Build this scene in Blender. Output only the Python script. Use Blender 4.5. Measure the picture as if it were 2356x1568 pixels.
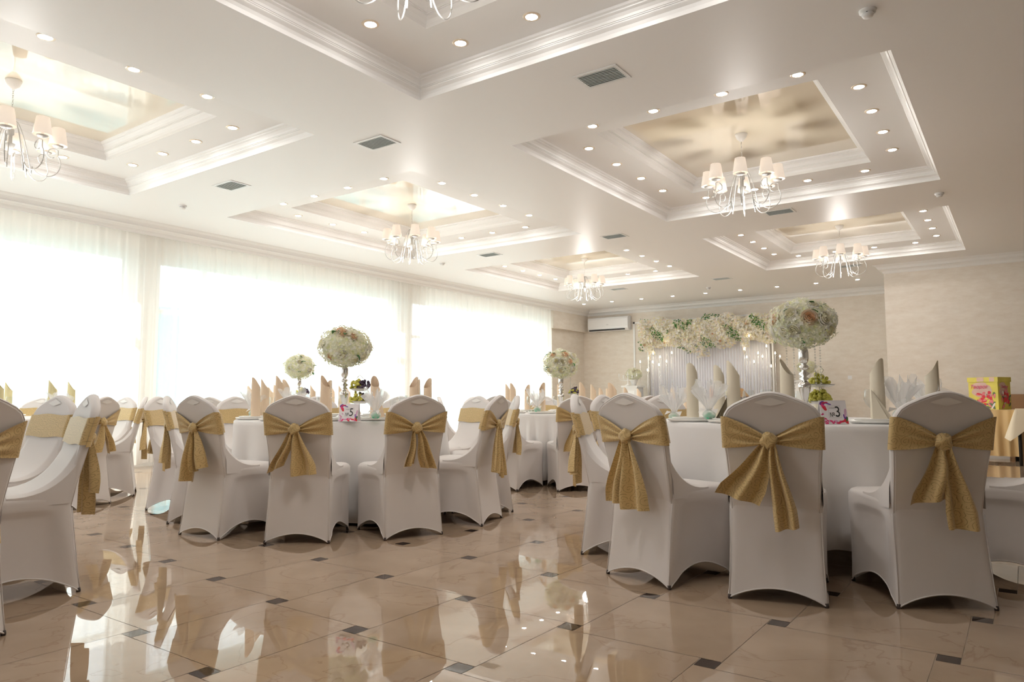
import bpy, math, random
from mathutils import Vector, Matrix, Euler
PI = math.pi
sin, cos = math.sin, math.cos
D = bpy.data
for o in list(D.objects): D.objects.remove(o)
COL = bpy.context.scene.collection
SC = bpy.context.scene
# ------------------------------------------------------------------ camera, world, light, exposure
EYE = 0.912
cam = D.cameras.new('camera'); camo = D.objects.new('camera', cam); COL.objects.link(camo)
cam.sensor_width = 36.0; cam.lens = 36.0 * 1653.9 / 2356.0
cam.clip_start = 0.05; cam.clip_end = 200
_p, _y, _r = math.radians(4.601), math.radians(35.36), math.radians(-0.143)
_F = Vector((-sin(_y) * cos(_p), cos(_y) * cos(_p), sin(_p))); _R = Vector((cos(_y), sin(_y), 0)); _U = _R.cross(_F)
_R2 = _R * cos(_r) + _U * sin(_r); _U2 = -_R * sin(_r) + _U * cos(_r)
camo.matrix_world = Matrix((( _R2.x, _U2.x, -_F.x, 0), (_R2.y, _U2.y, -_F.y, 0), (_R2.z, _U2.z, -_F.z, EYE), (0, 0, 0, 1)))
SC.camera = camo
SC.view_settings.view_transform = 'Standard'; SC.view_settings.look = 'None'
SC.view_settings.gamma = 1.0; SC.view_settings.use_curve_mapping = False
SC.view_settings.exposure = 1.14
cy = SC.cycles
cy.use_denoising = True
try: cy.denoiser = 'OPENIMAGEDENOISE'
except Exception: pass
cy.max_bounces = 8; cy.diffuse_bounces = 4; cy.glossy_bounces = 4; cy.transmission_bounces = 5; cy.transparent_max_bounces = 9
cy.caustics_reflective = False; cy.caustics_refractive = False; cy.sample_clamp_indirect = 6.0
cy.use_adaptive_sampling = True; cy.adaptive_threshold = 0.02
world = D.worlds.new('world'); SC.world = world; world.use_nodes = True
wn = world.node_tree.nodes['Background']; wn.inputs[0].default_value = (0.88, 0.935, 1.0, 1); wn.inputs[1].default_value = 1.85
SUN_E = 5.0
sl = D.lights.new('sun', 'SUN'); sl.energy = SUN_E; sl.angle = math.radians(1.0); sl.color = (1, 0.95, 0.86)
so = D.objects.new('sun', sl); COL.objects.link(so)
so.rotation_euler = Vector((0.60, 0.16, -0.80)).to_track_quat('-Z', 'Y').to_euler()
def portal(name, loc, rot, sx, sy):
    l = D.lights.new(name, 'AREA'); l.shape = 'RECTANGLE'; l.size = sx; l.size_y = sy; l.cycles.is_portal = True
    o = D.objects.new(name, l); COL.objects.link(o); o.location = loc; o.rotation_euler = rot
# windows of the curtained wall (y0,y1) and the added fill opening behind the photographer (x0,x1)
WIN = [(-1.2, 4.93), (5.33, 10.02), (10.51, 15.35)]
SILL, HEAD = 0.284, 2.915
XW = -9.95
for (a, b) in WIN: portal('window_light', (XW - .2, (a + b) / 2, (SILL + HEAD) / 2), (0, -PI / 2, 0), HEAD - SILL, b - a)
FILL_OPENING = [(-7.6, -5.4)]  # unseen opening, put in so fill light reaches the near side of the room
for (a, b) in FILL_OPENING: portal('window_light', ((a + b) / 2, -4.3, 1.6), (PI / 2, 0, 0), b - a, 2.6)

# ------------------------------------------------------------------ materials
def nt(name):
    m = D.materials.new(name); m.use_nodes = True; t = m.node_tree
    return m, t, t.nodes['Principled BSDF']
def mat(name, col, rough=.6, metal=0., spec=.5, emit=None, es=0., coat=0., var=0., vscale=20., bump=0., bscale=60., alpha=1., sheen=0., trans=0., subs=0.):
    m, t, b = nt(name)
    b.inputs['Base Color'].default_value = (*col, 1); b.inputs['Roughness'].default_value = rough
    b.inputs['Metallic'].default_value = metal; b.inputs['Specular IOR Level'].default_value = spec
    b.inputs['Coat Weight'].default_value = coat; b.inputs['Coat Roughness'].default_value = .02
    b.inputs['Sheen Weight'].default_value = sheen; b.inputs['Alpha'].default_value = alpha
    b.inputs['Transmission Weight'].default_value = trans
    if emit: b.inputs['Emission Color'].default_value = (*emit, 1); b.inputs['Emission Strength'].default_value = es
    if var or bump:
        tc = t.nodes.new('ShaderNodeTexCoord'); n = t.nodes.new('ShaderNodeTexNoise')
        t.links.new(tc.outputs['Object'], n.inputs['Vector']); n.inputs['Scale'].default_value = vscale; n.inputs['Detail'].default_value = 4
        if var:
            r = t.nodes.new('ShaderNodeMixRGB'); r.inputs[1].default_value = (*[c * (1 - var) for c in col], 1)
            r.inputs[2].default_value = (*[min(1, c * (1 + var)) for c in col], 1)
            t.links.new(n.outputs['Fac'], r.inputs[0]); t.links.new(r.outputs[0], b.inputs['Base Color'])
        if bump:
            n2 = t.nodes.new('ShaderNodeTexNoise'); n2.inputs['Scale'].default_value = bscale; t.links.new(tc.outputs['Object'], n2.inputs['Vector'])
            bp = t.nodes.new('ShaderNodeBump'); bp.inputs['Strength'].default_value = bump; bp.inputs['Distance'].default_value = .01
            t.links.new(n2.outputs['Fac'], bp.inputs['Height']); t.links.new(bp.outputs[0], b.inputs['Normal'])
    return m
M = {}
M['ceil'] = mat('ceiling_paint', (.91, .90, .895), .42, spec=.4)
M['ceil2'] = mat('ceiling_frame_paint', (.90, .89, .88), .5, spec=.3)
M['mould'] = mat('plaster_moulding', (.88, .87, .855), .4, spec=.3)
M['stretch'] = mat('glossy_stretch_ceiling', (.80, .72, .58), .03, spec=.8, coat=.8)
M['chair'] = mat('spandex_cover', (.79, .75, .73), .62, spec=.25, sheen=.3, bump=.04, bscale=900)
M['cloth'] = mat('white_tablecloth', (.82, .80, .79), .75, spec=.2, sheen=.2, bump=.05, bscale=500)
M['foot'] = mat('dark_rubber', (.05, .035, .03), .6)
M['metal'] = mat('black_metal', (.03, .03, .03), .4, metal=.5)
M['silver'] = mat('silver_chrome', (.80, .79, .78), .12, metal=1.)
M['white'] = mat('white_lacquer', (.83, .81, .78), .35)
M['armw'] = mat('grey_white_enamel', (.52, .51, .49), .4)
M['whiteplas'] = mat('white_plastic', (.86, .86, .86), .3)
M['china'] = mat('white_china', (.88, .86, .82), .25)
M['napcream'] = mat('cream_napkin', (.80, .73, .59), .8, bump=.05, bscale=400)
M['nappeach'] = mat('peach_napkin', (.86, .68, .50), .8, bump=.05, bscale=400)
M['napgold'] = mat('pale_yellow_napkin', (.80, .72, .42), .8, bump=.05, bscale=400)
M['ggrape'] = mat('green_grape', (.62, .58, .10), .25, var=.3, vscale=30)
M['dgrape'] = mat('dark_grape', (.06, .035, .07), .3, var=.3, vscale=30)
M['stem'] = mat('green_stem', (.12, .22, .06), .6)
M['leaf'] = mat('green_leaf', (.06, .20, .05), .45, var=.35, vscale=8)
def petalmix(name, cols, rough=.65):
    m, t, b = nt(name); N = t.nodes.new; L = t.links.new; g_ = N('ShaderNodeNewGeometry'); r_ = N('ShaderNodeValToRGB'); L(g_.outputs['Random Per Island'], r_.inputs[0]); cr = r_.color_ramp
    cr.interpolation = 'CONSTANT'
    while len(cr.elements) < len(cols): cr.elements.new(.5)
    for i, c in enumerate(cols): cr.elements[i].position = i / len(cols); cr.elements[i].color = (*c, 1)
    L(r_.outputs[0], b.inputs['Base Color']); b.inputs['Roughness'].default_value = rough; b.inputs['Specular IOR Level'].default_value = .2
    b.inputs['Subsurface Weight'].default_value = 0
    return m
M['hyd'] = petalmix('hydrangea_petals', [(.92, .91, .80), (.88, .87, .66), (.93, .92, .86), (.80, .82, .50), (.92, .90, .76), (.90, .86, .70), (.86, .87, .72)])
M['blossom'] = petalmix('garland_petals', [(.93, .90, .84), (.92, .86, .70), (.90, .83, .56), (.93, .91, .86), (.90, .76, .64), (.94, .92, .88), (.88, .84, .62), (.93, .90, .80)])
M['foliage'] = petalmix('garland_leaves', [(.05, .19, .04), (.09, .26, .05), (.03, .12, .04), (.16, .32, .08)], .4)
def petal(name, col, inner=.32):
    m = D.materials.new(name); m.use_nodes = True; t = m.node_tree; t.nodes.clear(); N = t.nodes.new; L = t.links.new
    o = N('ShaderNodeOutputMaterial'); mx = N('ShaderNodeMixShader'); d = N('ShaderNodeBsdfDiffuse'); tl = N('ShaderNodeBsdfTranslucent'); mx.inputs[0].default_value = inner
    d.inputs[0].default_value = (*col, 1); tl.inputs[0].default_value = (*col, 1); L(d.outputs[0], mx.inputs[1]); L(tl.outputs[0], mx.inputs[2]); L(mx.outputs[0], o.inputs[0]); return m
def addtrans(m, f=.3):
    t = m.node_tree; N = t.nodes.new; L = t.links.new; b = t.nodes['Principled BSDF']; o = [n for n in t.nodes if n.type == 'OUTPUT_MATERIAL'][0]
    tl = N('ShaderNodeBsdfTranslucent'); mx = N('ShaderNodeMixShader'); mx.inputs[0].default_value = f
    L(b.inputs['Base Color'].links[0].from_socket, tl.inputs[0]); L(b.outputs[0], mx.inputs[1]); L(tl.outputs[0], mx.inputs[2]); L(mx.outputs[0], o.inputs[0])
addtrans(M['hyd'], .42); addtrans(M['blossom'], .35)
M['rosew'] = petal('white_rose', (.92, .88, .70)); M['roseg'] = petal('ivory_rose', (.92, .87, .62)); M['rosep'] = petal('peach_rose', (.95, .70, .48))
M['pink'] = mat('pink_petal', (.75, .05, .20), .6)
M['purple'] = mat('purple_petal', (.16, .05, .35), .6)
M['lilac'] = mat('lilac_print', (.70, .42, .60), .6)
M['red'] = mat('red_petal', (.72, .04, .06), .6)
M['black'] = mat('black_print', (.02, .02, .02), .5)
M['card'] = mat('card_paper', (.85, .82, .84), .6)
M['candy'] = mat('mint_candy', (.12, .62, .36), .4)
M['yellowbox'] = mat('yellow_print', (.78, .68, .12), .5, var=.2, vscale=6)
M['pinkbox'] = mat('mauve_print', (.72, .50, .42), .5, var=.25, vscale=5)
M['beige'] = mat('beige_satin', (.78, .56, .27), .55, sheen=.3)
M['creamcl'] = mat('cream_cloth', (.84, .74, .56), .7)
M['brown'] = mat('brown_board', (.40, .23, .12), .5, var=.15, vscale=3)
M['wine'] = mat('dark_wine', (.09, .015, .02), .4)
M['leather'] = mat('tan_print', (.50, .30, .14), .5, var=.5, vscale=25)
M['peachc'] = mat('peach_candle', (.88, .42, .22), .5)
M['slat'] = mat('vent_slat', (.84, .88, .87), .4)
M['ventdark'] = mat('vent_recess', (.25, .29, .28), .7)
M['shadem'] = mat('lamp_shade_fabric', (.62, .56, .50), .8, emit=(1., .84, .70), es=.22)
M['bulb'] = mat('warm_bulb', (1, .9, .8), .5, emit=(1., .82, .6), es=5.)
M['down'] = mat('downlight_lens', (1, 1, 1), .5, emit=(1., .965, .925), es=62.)
M['flame'] = mat('candle_bulb', (1, 1, 1), .5, emit=(1., .86, .6), es=10.)
M['ground'] = mat('outdoor_paving', (.70, .70, .68), .9)
M['teal'] = mat('turquoise_sheet_fence', (.10, .60, .70), .6, var=.1, vscale=2)
M['house'] = mat('outdoor_render', (.85, .85, .83), .9)
M['grey'] = mat('grey_print', (.35, .33, .34), .6)

def glassy(name, fac, tint=(1, 1, 1)):
    m = D.materials.new(name); m.use_nodes = True; t = m.node_tree; t.nodes.clear()
    o = t.nodes.new('ShaderNodeOutputMaterial'); mx = t.nodes.new('ShaderNodeMixShader'); tr = t.nodes.new('ShaderNodeBsdfTransparent'); gl = t.nodes.new('ShaderNodeBsdfGlossy')
    lw = t.nodes.new('ShaderNodeLayerWeight'); lw.inputs[0].default_value = fac
    tr.inputs[0].default_value = (*tint, 1); gl.inputs['Roughness'].default_value = .02
    t.links.new(lw.outputs['Facing'], mx.inputs[0]); t.links.new(tr.outputs[0], mx.inputs[1]); t.links.new(gl.outputs[0], mx.inputs[2]); t.links.new(mx.outputs[0], o.inputs[0])
    return m
M['glass'] = glassy('clear_glass', .18, (.95, .97, .97))
M['pane'] = glassy('window_glass', .04, (.97, 1, 1))
M['crystal'] = glassy('crystal_bead', .45, (.9, .9, .9))
def sheer(name, col, clear, edge):
    m = D.materials.new(name); m.use_nodes = True; t = m.node_tree; t.nodes.clear()
    N = t.nodes.new; L = t.links.new
    o = N('ShaderNodeOutputMaterial'); mx = N('ShaderNodeMixShader'); mx2 = N('ShaderNodeMixShader')
    tr = N('ShaderNodeBsdfTransparent'); tl = N('ShaderNodeBsdfTranslucent'); df = N('ShaderNodeBsdfDiffuse')
    tl.inputs[0].default_value = (*col, 1); df.inputs[0].default_value = (*col, 1)
    mx2.inputs[0].default_value = .5; L(df.outputs[0], mx2.inputs[1]); L(tl.outputs[0], mx2.inputs[2])
    lw = N('ShaderNodeLayerWeight'); lw.inputs[0].default_value = .45
    mr = N('ShaderNodeMapRange'); mr.inputs[3].default_value = 1 - clear; mr.inputs[4].default_value = edge
    L(lw.outputs['Facing'], mr.inputs[0]); L(mr.outputs[0], mx.inputs[0]); L(tr.outputs[0], mx.inputs[1]); L(mx2.outputs[0], mx.inputs[2]); L(mx.outputs[0], o.inputs[0])
    return m
M['sheer'] = sheer('sheer_voile', (.92, .89, .85), .24, .96)
M['tulle'] = sheer('white_tulle', (.9, .9, .9), .55, .9)
M['drape'] = mat('white_pleated_drape', (.80, .79, .82), .8, sheen=.2)

def wallpaper():
    m, t, b = nt('textured_beige_wallpaper'); N = t.nodes.new; L = t.links.new
    tc = N('ShaderNodeTexCoord'); mp = N('ShaderNodeMapping'); mp.inputs['Scale'].default_value = (1.2, 1.2, 3.5)
    n = N('ShaderNodeTexNoise'); n.inputs['Scale'].default_value = 3.5; n.inputs['Detail'].default_value = 9; n.inputs['Roughness'].default_value = .7
    L(tc.outputs['Object'], mp.inputs[0]); L(mp.outputs[0], n.inputs['Vector'])
    r = N('ShaderNodeValToRGB'); r.color_ramp.elements[0].position = .3; r.color_ramp.elements[1].position = .75
    r.color_ramp.elements[0].color = (.74, .66, .565, 1); r.color_ramp.elements[1].color = (.85, .795, .72, 1)
    L(n.outputs['Fac'], r.inputs[0]); L(r.outputs[0], b.inputs['Base Color'])
    bp = N('ShaderNodeBump'); bp.inputs['Strength'].default_value = .25; bp.inputs['Distance'].default_value = .01
    L(n.outputs['Fac'], bp.inputs['Height']); L(bp.outputs[0], b.inputs['Normal']); b.inputs['Roughness'].default_value = .55; b.inputs['Specular IOR Level'].default_value = .3
    return m
M['wall'] = wallpaper()
def marble():
    m, t, b = nt('polished_beige_marble_tile'); N = t.nodes.new; L = t.links.new
    geo = N('ShaderNodeNewGeometry'); tc = N('ShaderNodeTexCoord')
    add = N('ShaderNodeVectorMath'); add.operation = 'MULTIPLY_ADD'
    cmb = N('ShaderNodeCombineXYZ'); L(geo.outputs['Random Per Island'], cmb.inputs[0]); L(geo.outputs['Random Per Island'], cmb.inputs[2])
    L(cmb.outputs[0], add.inputs[0]); add.inputs[1].default_value = (37, 11, 23); L(tc.outputs['Object'], add.inputs[2])
    n = N('ShaderNodeTexNoise'); n.inputs['Scale'].default_value = 3.; n.inputs['Detail'].default_value = 6; L(add.outputs[0], n.inputs['Vector'])
    r = N('ShaderNodeValToRGB'); r.color_ramp.elements[0].color = (.41, .295, .20, 1); r.color_ramp.elements[1].color = (.52, .39, .28, 1)
    r.color_ramp.elements[0].position = .3; r.color_ramp.elements[1].position = .7
    L(n.outputs['Fac'], r.inputs[0])
    n2 = N('ShaderNodeTexNoise'); n2.inputs['Scale'].default_value = 2.2; n2.inputs['Detail'].default_value = 5; n2.inputs['Distortion'].default_value = .8; L(add.outputs[0], n2.inputs['Vector'])
    ab = N('ShaderNodeMath'); ab.operation = 'SUBTRACT'; L(n2.outputs['Fac'], ab.inputs[0]); ab.inputs[1].default_value = .5
    a2 = N('ShaderNodeMath'); a2.operation = 'ABSOLUTE'; L(ab.outputs[0], a2.inputs[0])
    r2 = N('ShaderNodeValToRGB'); r2.color_ramp.elements[0].position = 0.; r2.color_ramp.elements[1].position = .012
    r2.color_ramp.elements[0].color = (.45, .45, .45, 1); r2.color_ramp.elements[1].color = (0, 0, 0, 1); L(a2.outputs[0], r2.inputs[0])
    mx = N('ShaderNodeMixRGB'); mx.inputs[2].default_value = (.30, .18, .11, 1); L(r2.outputs[0], mx.inputs[0]); L(r.outputs[0], mx.inputs[1]); L(mx.outputs[0], b.inputs['Base Color'])
    b.inputs['Roughness'].default_value = .004; b.inputs['IOR'].default_value = 2.2; b.inputs['Specular IOR Level'].default_value = .5
    return m
M['tile'] = marble()
M['inset'] = mat('dark_marble_inset', (.05, .035, .03), .03, spec=.6, var=.5, vscale=40)
M['grout'] = mat('tile_joint', (.52, .42, .32), .5)
def sashmat():
    m, t, b = nt('gold_scroll_jacquard'); N = t.nodes.new; L = t.links.new
    tc = N('ShaderNodeTexCoord'); sp = N('ShaderNodeSeparateXYZ'); L(tc.outputs['Object'], sp.inputs[0])
    cb = N('ShaderNodeCombineXYZ'); L(sp.outputs[0], cb.inputs[0]); L(sp.outputs[2], cb.inputs[1])
    sc = N('ShaderNodeVectorMath'); sc.operation = 'SCALE'; sc.inputs['Scale'].default_value = 24; L(cb.outputs[0], sc.inputs[0])
    nz = N('ShaderNodeTexNoise'); nz.inputs['Scale'].default_value = 1.3; L(sc.outputs[0], nz.inputs['Vector'])
    ad = N('ShaderNodeVectorMath'); ad.operation = 'MULTIPLY_ADD'; ad.inputs[1].default_value = (.35, .35, 0); L(nz.outputs['Color'], ad.inputs[0]); L(sc.outputs[0], ad.inputs[2])
    v = N('ShaderNodeTexVoronoi'); v.voronoi_dimensions = '2D'; v.inputs['Scale'].default_value = 1.; L(ad.outputs[0], v.inputs['Vector'])
    d = N('ShaderNodeVectorMath'); d.operation = 'SUBTRACT'; L(ad.outputs[0], d.inputs[0]); L(v.outputs['Position'], d.inputs[1])
    s2 = N('ShaderNodeSeparateXYZ'); L(d.outputs[0], s2.inputs[0])
    at = N('ShaderNodeMath'); at.operation = 'ARCTAN2'; L(s2.outputs[1], at.inputs[0]); L(s2.outputs[0], at.inputs[1])
    ln = N('ShaderNodeVectorMath'); ln.operation = 'LENGTH'; L(d.outputs[0], ln.inputs[0])
    k = N('ShaderNodeMath'); k.operation = 'MULTIPLY'; k.inputs[1].default_value = 3.4; L(ln.outputs['Value'], k.inputs[0])
    a2 = N('ShaderNodeMath'); a2.operation = 'MULTIPLY_ADD'; a2.inputs[1].default_value = 1 / (2 * PI); L(at.outputs[0], a2.inputs[0]); L(k.outputs[0], a2.inputs[2])
    fr = N('ShaderNodeMath'); fr.operation = 'FRACT'; L(a2.outputs[0], fr.inputs[0])
    lt = N('ShaderNodeMath'); lt.operation = 'LESS_THAN'; lt.inputs[1].default_value = .16; L(fr.outputs[0], lt.inputs[0])
    br = N('ShaderNodeTexNoise'); br.inputs['Scale'].default_value = 2.6; L(sc.outputs[0], br.inputs['Vector'])
    gt = N('ShaderNodeMath'); gt.operation = 'GREATER_THAN'; gt.inputs[1].default_value = .42; L(br.outputs['Fac'], gt.inputs[0])
    ml = N('ShaderNodeMath'); ml.operation = 'MULTIPLY'; L(lt.outputs[0], ml.inputs[0]); L(gt.outputs[0], ml.inputs[1])
    f = N('ShaderNodeMath'); f.operation = 'MULTIPLY'; f.inputs[1].default_value = .62; L(ml.outputs[0], f.inputs[0])
    mx = N('ShaderNodeMixRGB'); mx.inputs[1].default_value = (.66, .48, .22, 1); mx.inputs[2].default_value = (.22, .14, .04, 1); L(f.outputs[0], mx.inputs[0])
    L(mx.outputs[0], b.inputs['Base Color']); b.inputs['Roughness'].default_value = .5; b.inputs['Sheen Weight'].default_value = .3; b.inputs['Specular IOR Level'].default_value = .35
    return m
M['sash'] = sashmat()

# ------------------------------------------------------------------ mesh helpers
class MB:
    def __init__(s): s.v = []; s.f = []; s.m = []; s.sm = []
    def add(s, vs, fs, mi=0, smooth=True, T=None):
        b = len(s.v)
        if T is not None: vs = [T @ Vector(q) for q in vs]
        s.v.extend([tuple(q) for q in vs]); s.f.extend([tuple(b + i for i in f) for f in fs]); s.m.extend([mi] * len(fs)); s.sm.extend([smooth] * len(fs)); return s
    def box(s, x0, x1, y0, y1, z0, z1, mi=0, T=None):
        vs = [(x0, y0, z0), (x1, y0, z0), (x1, y1, z0), (x0, y1, z0), (x0, y0, z1), (x1, y0, z1), (x1, y1, z1), (x0, y1, z1)]
        return s.add(vs, [(3, 2, 1, 0), (4, 5, 6, 7), (0, 1, 5, 4), (1, 2, 6, 5), (2, 3, 7, 6), (3, 0, 4, 7)], mi, False, T)
    def grid(s, fn, nu, nv, mi=0, wrapu=False, smooth=True, T=None):
        vs = []; fs = []; mu = nu if wrapu else nu + 1
        for j in range(nv + 1):
            for i in range(mu): vs.append(fn(i / nu, j / nv))
        for j in range(nv):
            for i in range(nu):
                a = j * mu + i; b = j * mu + (i + 1) % mu
                fs.append((a, b, b + mu, a + mu))
        return s.add(vs, fs, mi, smooth, T)
    def lathe(s, prof, n=24, c=(0, 0, 0), mi=0, T=None, cap=False):
        s.grid(lambda u, v: (c[0] + prof[round(v * (len(prof) - 1))][0] * cos(2 * PI * u), c[1] + prof[round(v * (len(prof) - 1))][0] * sin(2 * PI * u), c[2] + prof[round(v * (len(prof) - 1))][1]), n, len(prof) - 1, mi, True, True, T)
        return s
    def tube(s, pts, r, n=6, mi=0, T=None):
        P = [Vector(p) for p in pts]; rr = r if isinstance(r, (list, tuple)) else [r] * len(P)
        up = Vector((0, 0, 1)); rings = []
        for i, p in enumerate(P):
            d = (P[min(i + 1, len(P) - 1)] - P[max(i - 1, 0)]).normalized()
            a = d.cross(up if abs(d.z) < .95 else Vector((1, 0, 0))).normalized(); b = d.cross(a)
            rings.append([p + (a * cos(2 * PI * k / n) + b * sin(2 * PI * k / n)) * rr[i] for k in range(n)])
        vs = [q for g in rings for q in g]; fs = []
        for i in range(len(P) - 1):
            for k in range(n): fs.append((i * n + k, i * n + (k + 1) % n, (i + 1) * n + (k + 1) % n, (i + 1) * n + k))
        fs.append(tuple(range(n - 1, -1, -1))); fs.append(tuple((len(P) - 1) * n + k for k in range(n)))
        return s.add(vs, fs, mi, True, T)
    def sphere(s, c, r, n=10, m=7, mi=0, sq=(1, 1, 1)):
        return s.grid(lambda u, v: (c[0] + r * sq[0] * sin(PI * v) * cos(2 * PI * u), c[1] + r * sq[1] * sin(PI * v) * sin(2 * PI * u), c[2] - r * sq[2] * cos(PI * v)), n, m, mi, True)
    def build(s, name, mats, parent=None, loc=(0, 0, 0), rot=(0, 0, 0), merge=False):
        me = D.meshes.new(name); me.from_pydata(s.v, [], s.f)
        for k in (mats if isinstance(mats, list) else [mats]): me.materials.append(M[k])
        me.polygons.foreach_set('material_index', s.m); me.polygons.foreach_set('use_smooth', s.sm); me.update()
        if merge:
            import bmesh
            bm = bmesh.new(); bm.from_mesh(me); bmesh.ops.remove_doubles(bm, verts=bm.verts, dist=1e-5); bmesh.ops.recalc_face_normals(bm, faces=bm.faces); bm.to_mesh(me); bm.free()
        o = D.objects.new(name, me); COL.objects.link(o); o.location = loc; o.rotation_euler = rot
        if parent: o.parent = parent
        return o
def tag(o, label, cat, group=None, kind=None):
    o['label'] = label; o['category'] = cat
    if group: o['group'] = group
    if kind: o['kind'] = kind
    return o
def struct(o): o['kind'] = 'structure'; return o
def empty(name, loc=(0, 0, 0), rz=0., parent=None):
    o = D.objects.new(name, None); COL.objects.link(o); o.location = loc; o.rotation_euler = (0, 0, rz); o.empty_display_size = .1
    if parent: o.parent = parent
    return o
def inst(name, src, parent=None, loc=(0, 0, 0), rot=(0, 0, 0), sc=1.):
    o = D.objects.new(name, src.data if hasattr(src, 'data') else src); COL.objects.link(o); o.location = loc; o.rotation_euler = rot
    o.scale = (sc, sc, sc) if not isinstance(sc, tuple) else sc
    if parent: o.parent = parent
    return o
def copy_tree(o, parent=None):
    c = o.copy(); COL.objects.link(c)
    if parent: c.parent = parent
    for ch in list(o.children): copy_tree(ch, c)
    return c
def text_mesh(txt, size, matk, parent, loc, rot, name='lettering', ext=.0006, sx=1., shear=0.):
    cu = D.curves.new('t', 'FONT'); cu.body = txt; cu.size = size; cu.extrude = ext; cu.align_x = 'CENTER'; cu.align_y = 'CENTER'; cu.shear = shear
    t = D.objects.new('t', cu); COL.objects.link(t); dg = bpy.context.evaluated_depsgraph_get()
    me = D.meshes.new_from_object(t.evaluated_get(dg)); D.objects.remove(t)
    me.materials.clear(); me.materials.append(M[matk])
    o = D.objects.new(name, me); COL.objects.link(o); o.location = loc; o.rotation_euler = rot; o.scale = (sx, 1, 1)
    if parent: o.parent = parent
    return o
ORD = ['first', 'second', 'third', 'fourth', 'fifth', 'sixth', 'seventh', 'eighth', 'ninth', 'tenth', 'eleventh', 'twelfth']
rnd = random.Random(7)

# ------------------------------------------------------------------ the room
CZ = 3.292; Z2 = 3.442; Z3 = 3.592
YB, YR, XR0 = 17.1, 14.38, -1.96           # back wall, its nearer part and the jog between them
XE, YN = 6.0, -4.2
# floor: large square tiles in a pinwheel with small dark insets
ta, ts, h = .599, .0767, .0375
ox, oy = -2.210, 2.034
fb = MB(); g = .0012
fb.add([(-11, YN, -.0015), (XE, YN, -.0015), (XE, YB + .2, -.0015), (-11, YB + .2, -.0015)], [(0, 1, 2, 3)], 2, False)
for i in range(-22, 18):
    for j in range(-16, 30):
        x = ox + i * ta + j * ts; y = oy + j * ta - i * ts
        if not (-10.6 < x < XE + .3 and YN - .5 < y < YB + .3): continue
        fb.add([(x - h + g, y - h + g, 0), (x + h - g, y - h + g, 0), (x + h - g, y + h - g, 0), (x - h + g, y + h - g, 0)], [(0, 1, 2, 3)], 1, False)
        X0, Y0 = x + h, y - h; X1, Y1 = X0 + ta, Y0 + ta
        fb.add([(X0 + g, Y0 + g, 0), (X1 - ts + 0 + (ts - 2 * h) - g + 2 * h, Y0 + g, 0), (X1 - g, Y1 - g, 0), (X0 + g, Y1 - g, 0)], [(0, 1, 2, 3)], 0, False)
struct(fb.build('floor', ['tile', 'inset', 'grout']))
# coffers: (x0,x1,y0,y1) lower opening, (ix, iy) half sizes of the upper opening
COF = {'near_window': (-8.41, -5.11, .55, 4.13, -6.80, 2.35, 1.02, 1.235), 'near_room': (-3.83, -.64, .55, 4.13, -2.22, 2.35, 1.0, 1.18),
       'mid_window': (-8.40, -5.11, 5.39, 8.95, -6.78, 7.17, 1.02, 1.235), 'mid_room': (-3.82, -.63, 5.39, 9.0, -2.22, 7.17, 1.0, 1.235),
       'far_window': (-8.32, -5.07, 10.21, 13.5, -6.75, 11.92, 1.0, 1.06), 'far_room': (-3.81, -.65, 10.29, 13.58, -2.22, 11.95, 1.0, 1.07)}
def plane_holes(mb, x0, x1, y0, y1, z, holes, mi=0):
    xs = sorted({x0, x1, *[q for hh in holes for q in hh[:2]]}); ys = sorted({y0, y1, *[q for hh in holes for q in hh[2:4]]})
    for a, b in zip(xs, xs[1:]):
        for c, d in zip(ys, ys[1:]):
            mx, my = (a + b) / 2, (c + d) / 2
            if any(hh[0] < mx < hh[1] and hh[2] < my < hh[3] for hh in holes): continue
            mb.add([(a, c, z), (a, d, z), (b, d, z), (b, c, z)], [(0, 1, 2, 3)], mi, False)
cb = MB()
plane_holes(cb, -10.2, XE, YN, YB + .2, CZ, [c[:4] for c in COF.values()])
for k, c in COF.items():
    x0, x1, y0, y1, cx, cyy, ix, iy = c
    plane_holes(cb, x0 - .02, x1 + .02, y0 - .02, y1 + .02, Z2, [(cx - ix, cx + ix, cyy - iy, cyy + iy)], 1)
    cb.add([(cx - ix - .05, cyy - iy - .05, Z3), (cx - ix - .05, cyy + iy + .05, Z3), (cx + ix + .05, cyy + iy + .05, Z3), (cx + ix + .05, cyy - iy - .05, Z3)], [(0, 1, 2, 3)], 2, False)
cb.box(-10.2, XE, YN, YB + .2, Z3 + .05, Z3 + .1, 1)
struct(cb.build('ceiling', ['ceil', 'ceil2', 'stretch']))
PROF = [(0, 0), (.002, .028), (.012, .048), (.032, .062), (.036, .066), (.036, .074), (.042, .074), (.042, .082), (.048, .082), (.053, .098), (.068, .114), (.086, .122), (.086, .130), (.102, .136), (.110, .150)]
def ring_mould(mb, x0, x1, y0, y1, z):
    for (d0, h0), (d1, h1) in zip(PROF, PROF[1:]):
        def R(d, hh): return [(x0 + d, y0 + d, z + hh), (x1 - d, y0 + d, z + hh), (x1 - d, y1 - d, z + hh), (x0 + d, y1 - d, z + hh)]
        a = R(d0, h0); b = R(d1, h1)
        for k in range(4):
            q = (k + 1) % 4; mb.add([a[k], a[q], b[q], b[k]], [(0, 1, 2, 3)], 0, False)
for n, (k, c) in enumerate(COF.items()):
    mb = MB(); ring_mould(mb, *c[:4], CZ); ring_mould(mb, c[4] - c[6], c[4] + c[6], c[5] - c[7], c[5] + c[7], Z2)
    struct(mb.build('trim_%d' % (n + 1), 'mould'))
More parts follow.
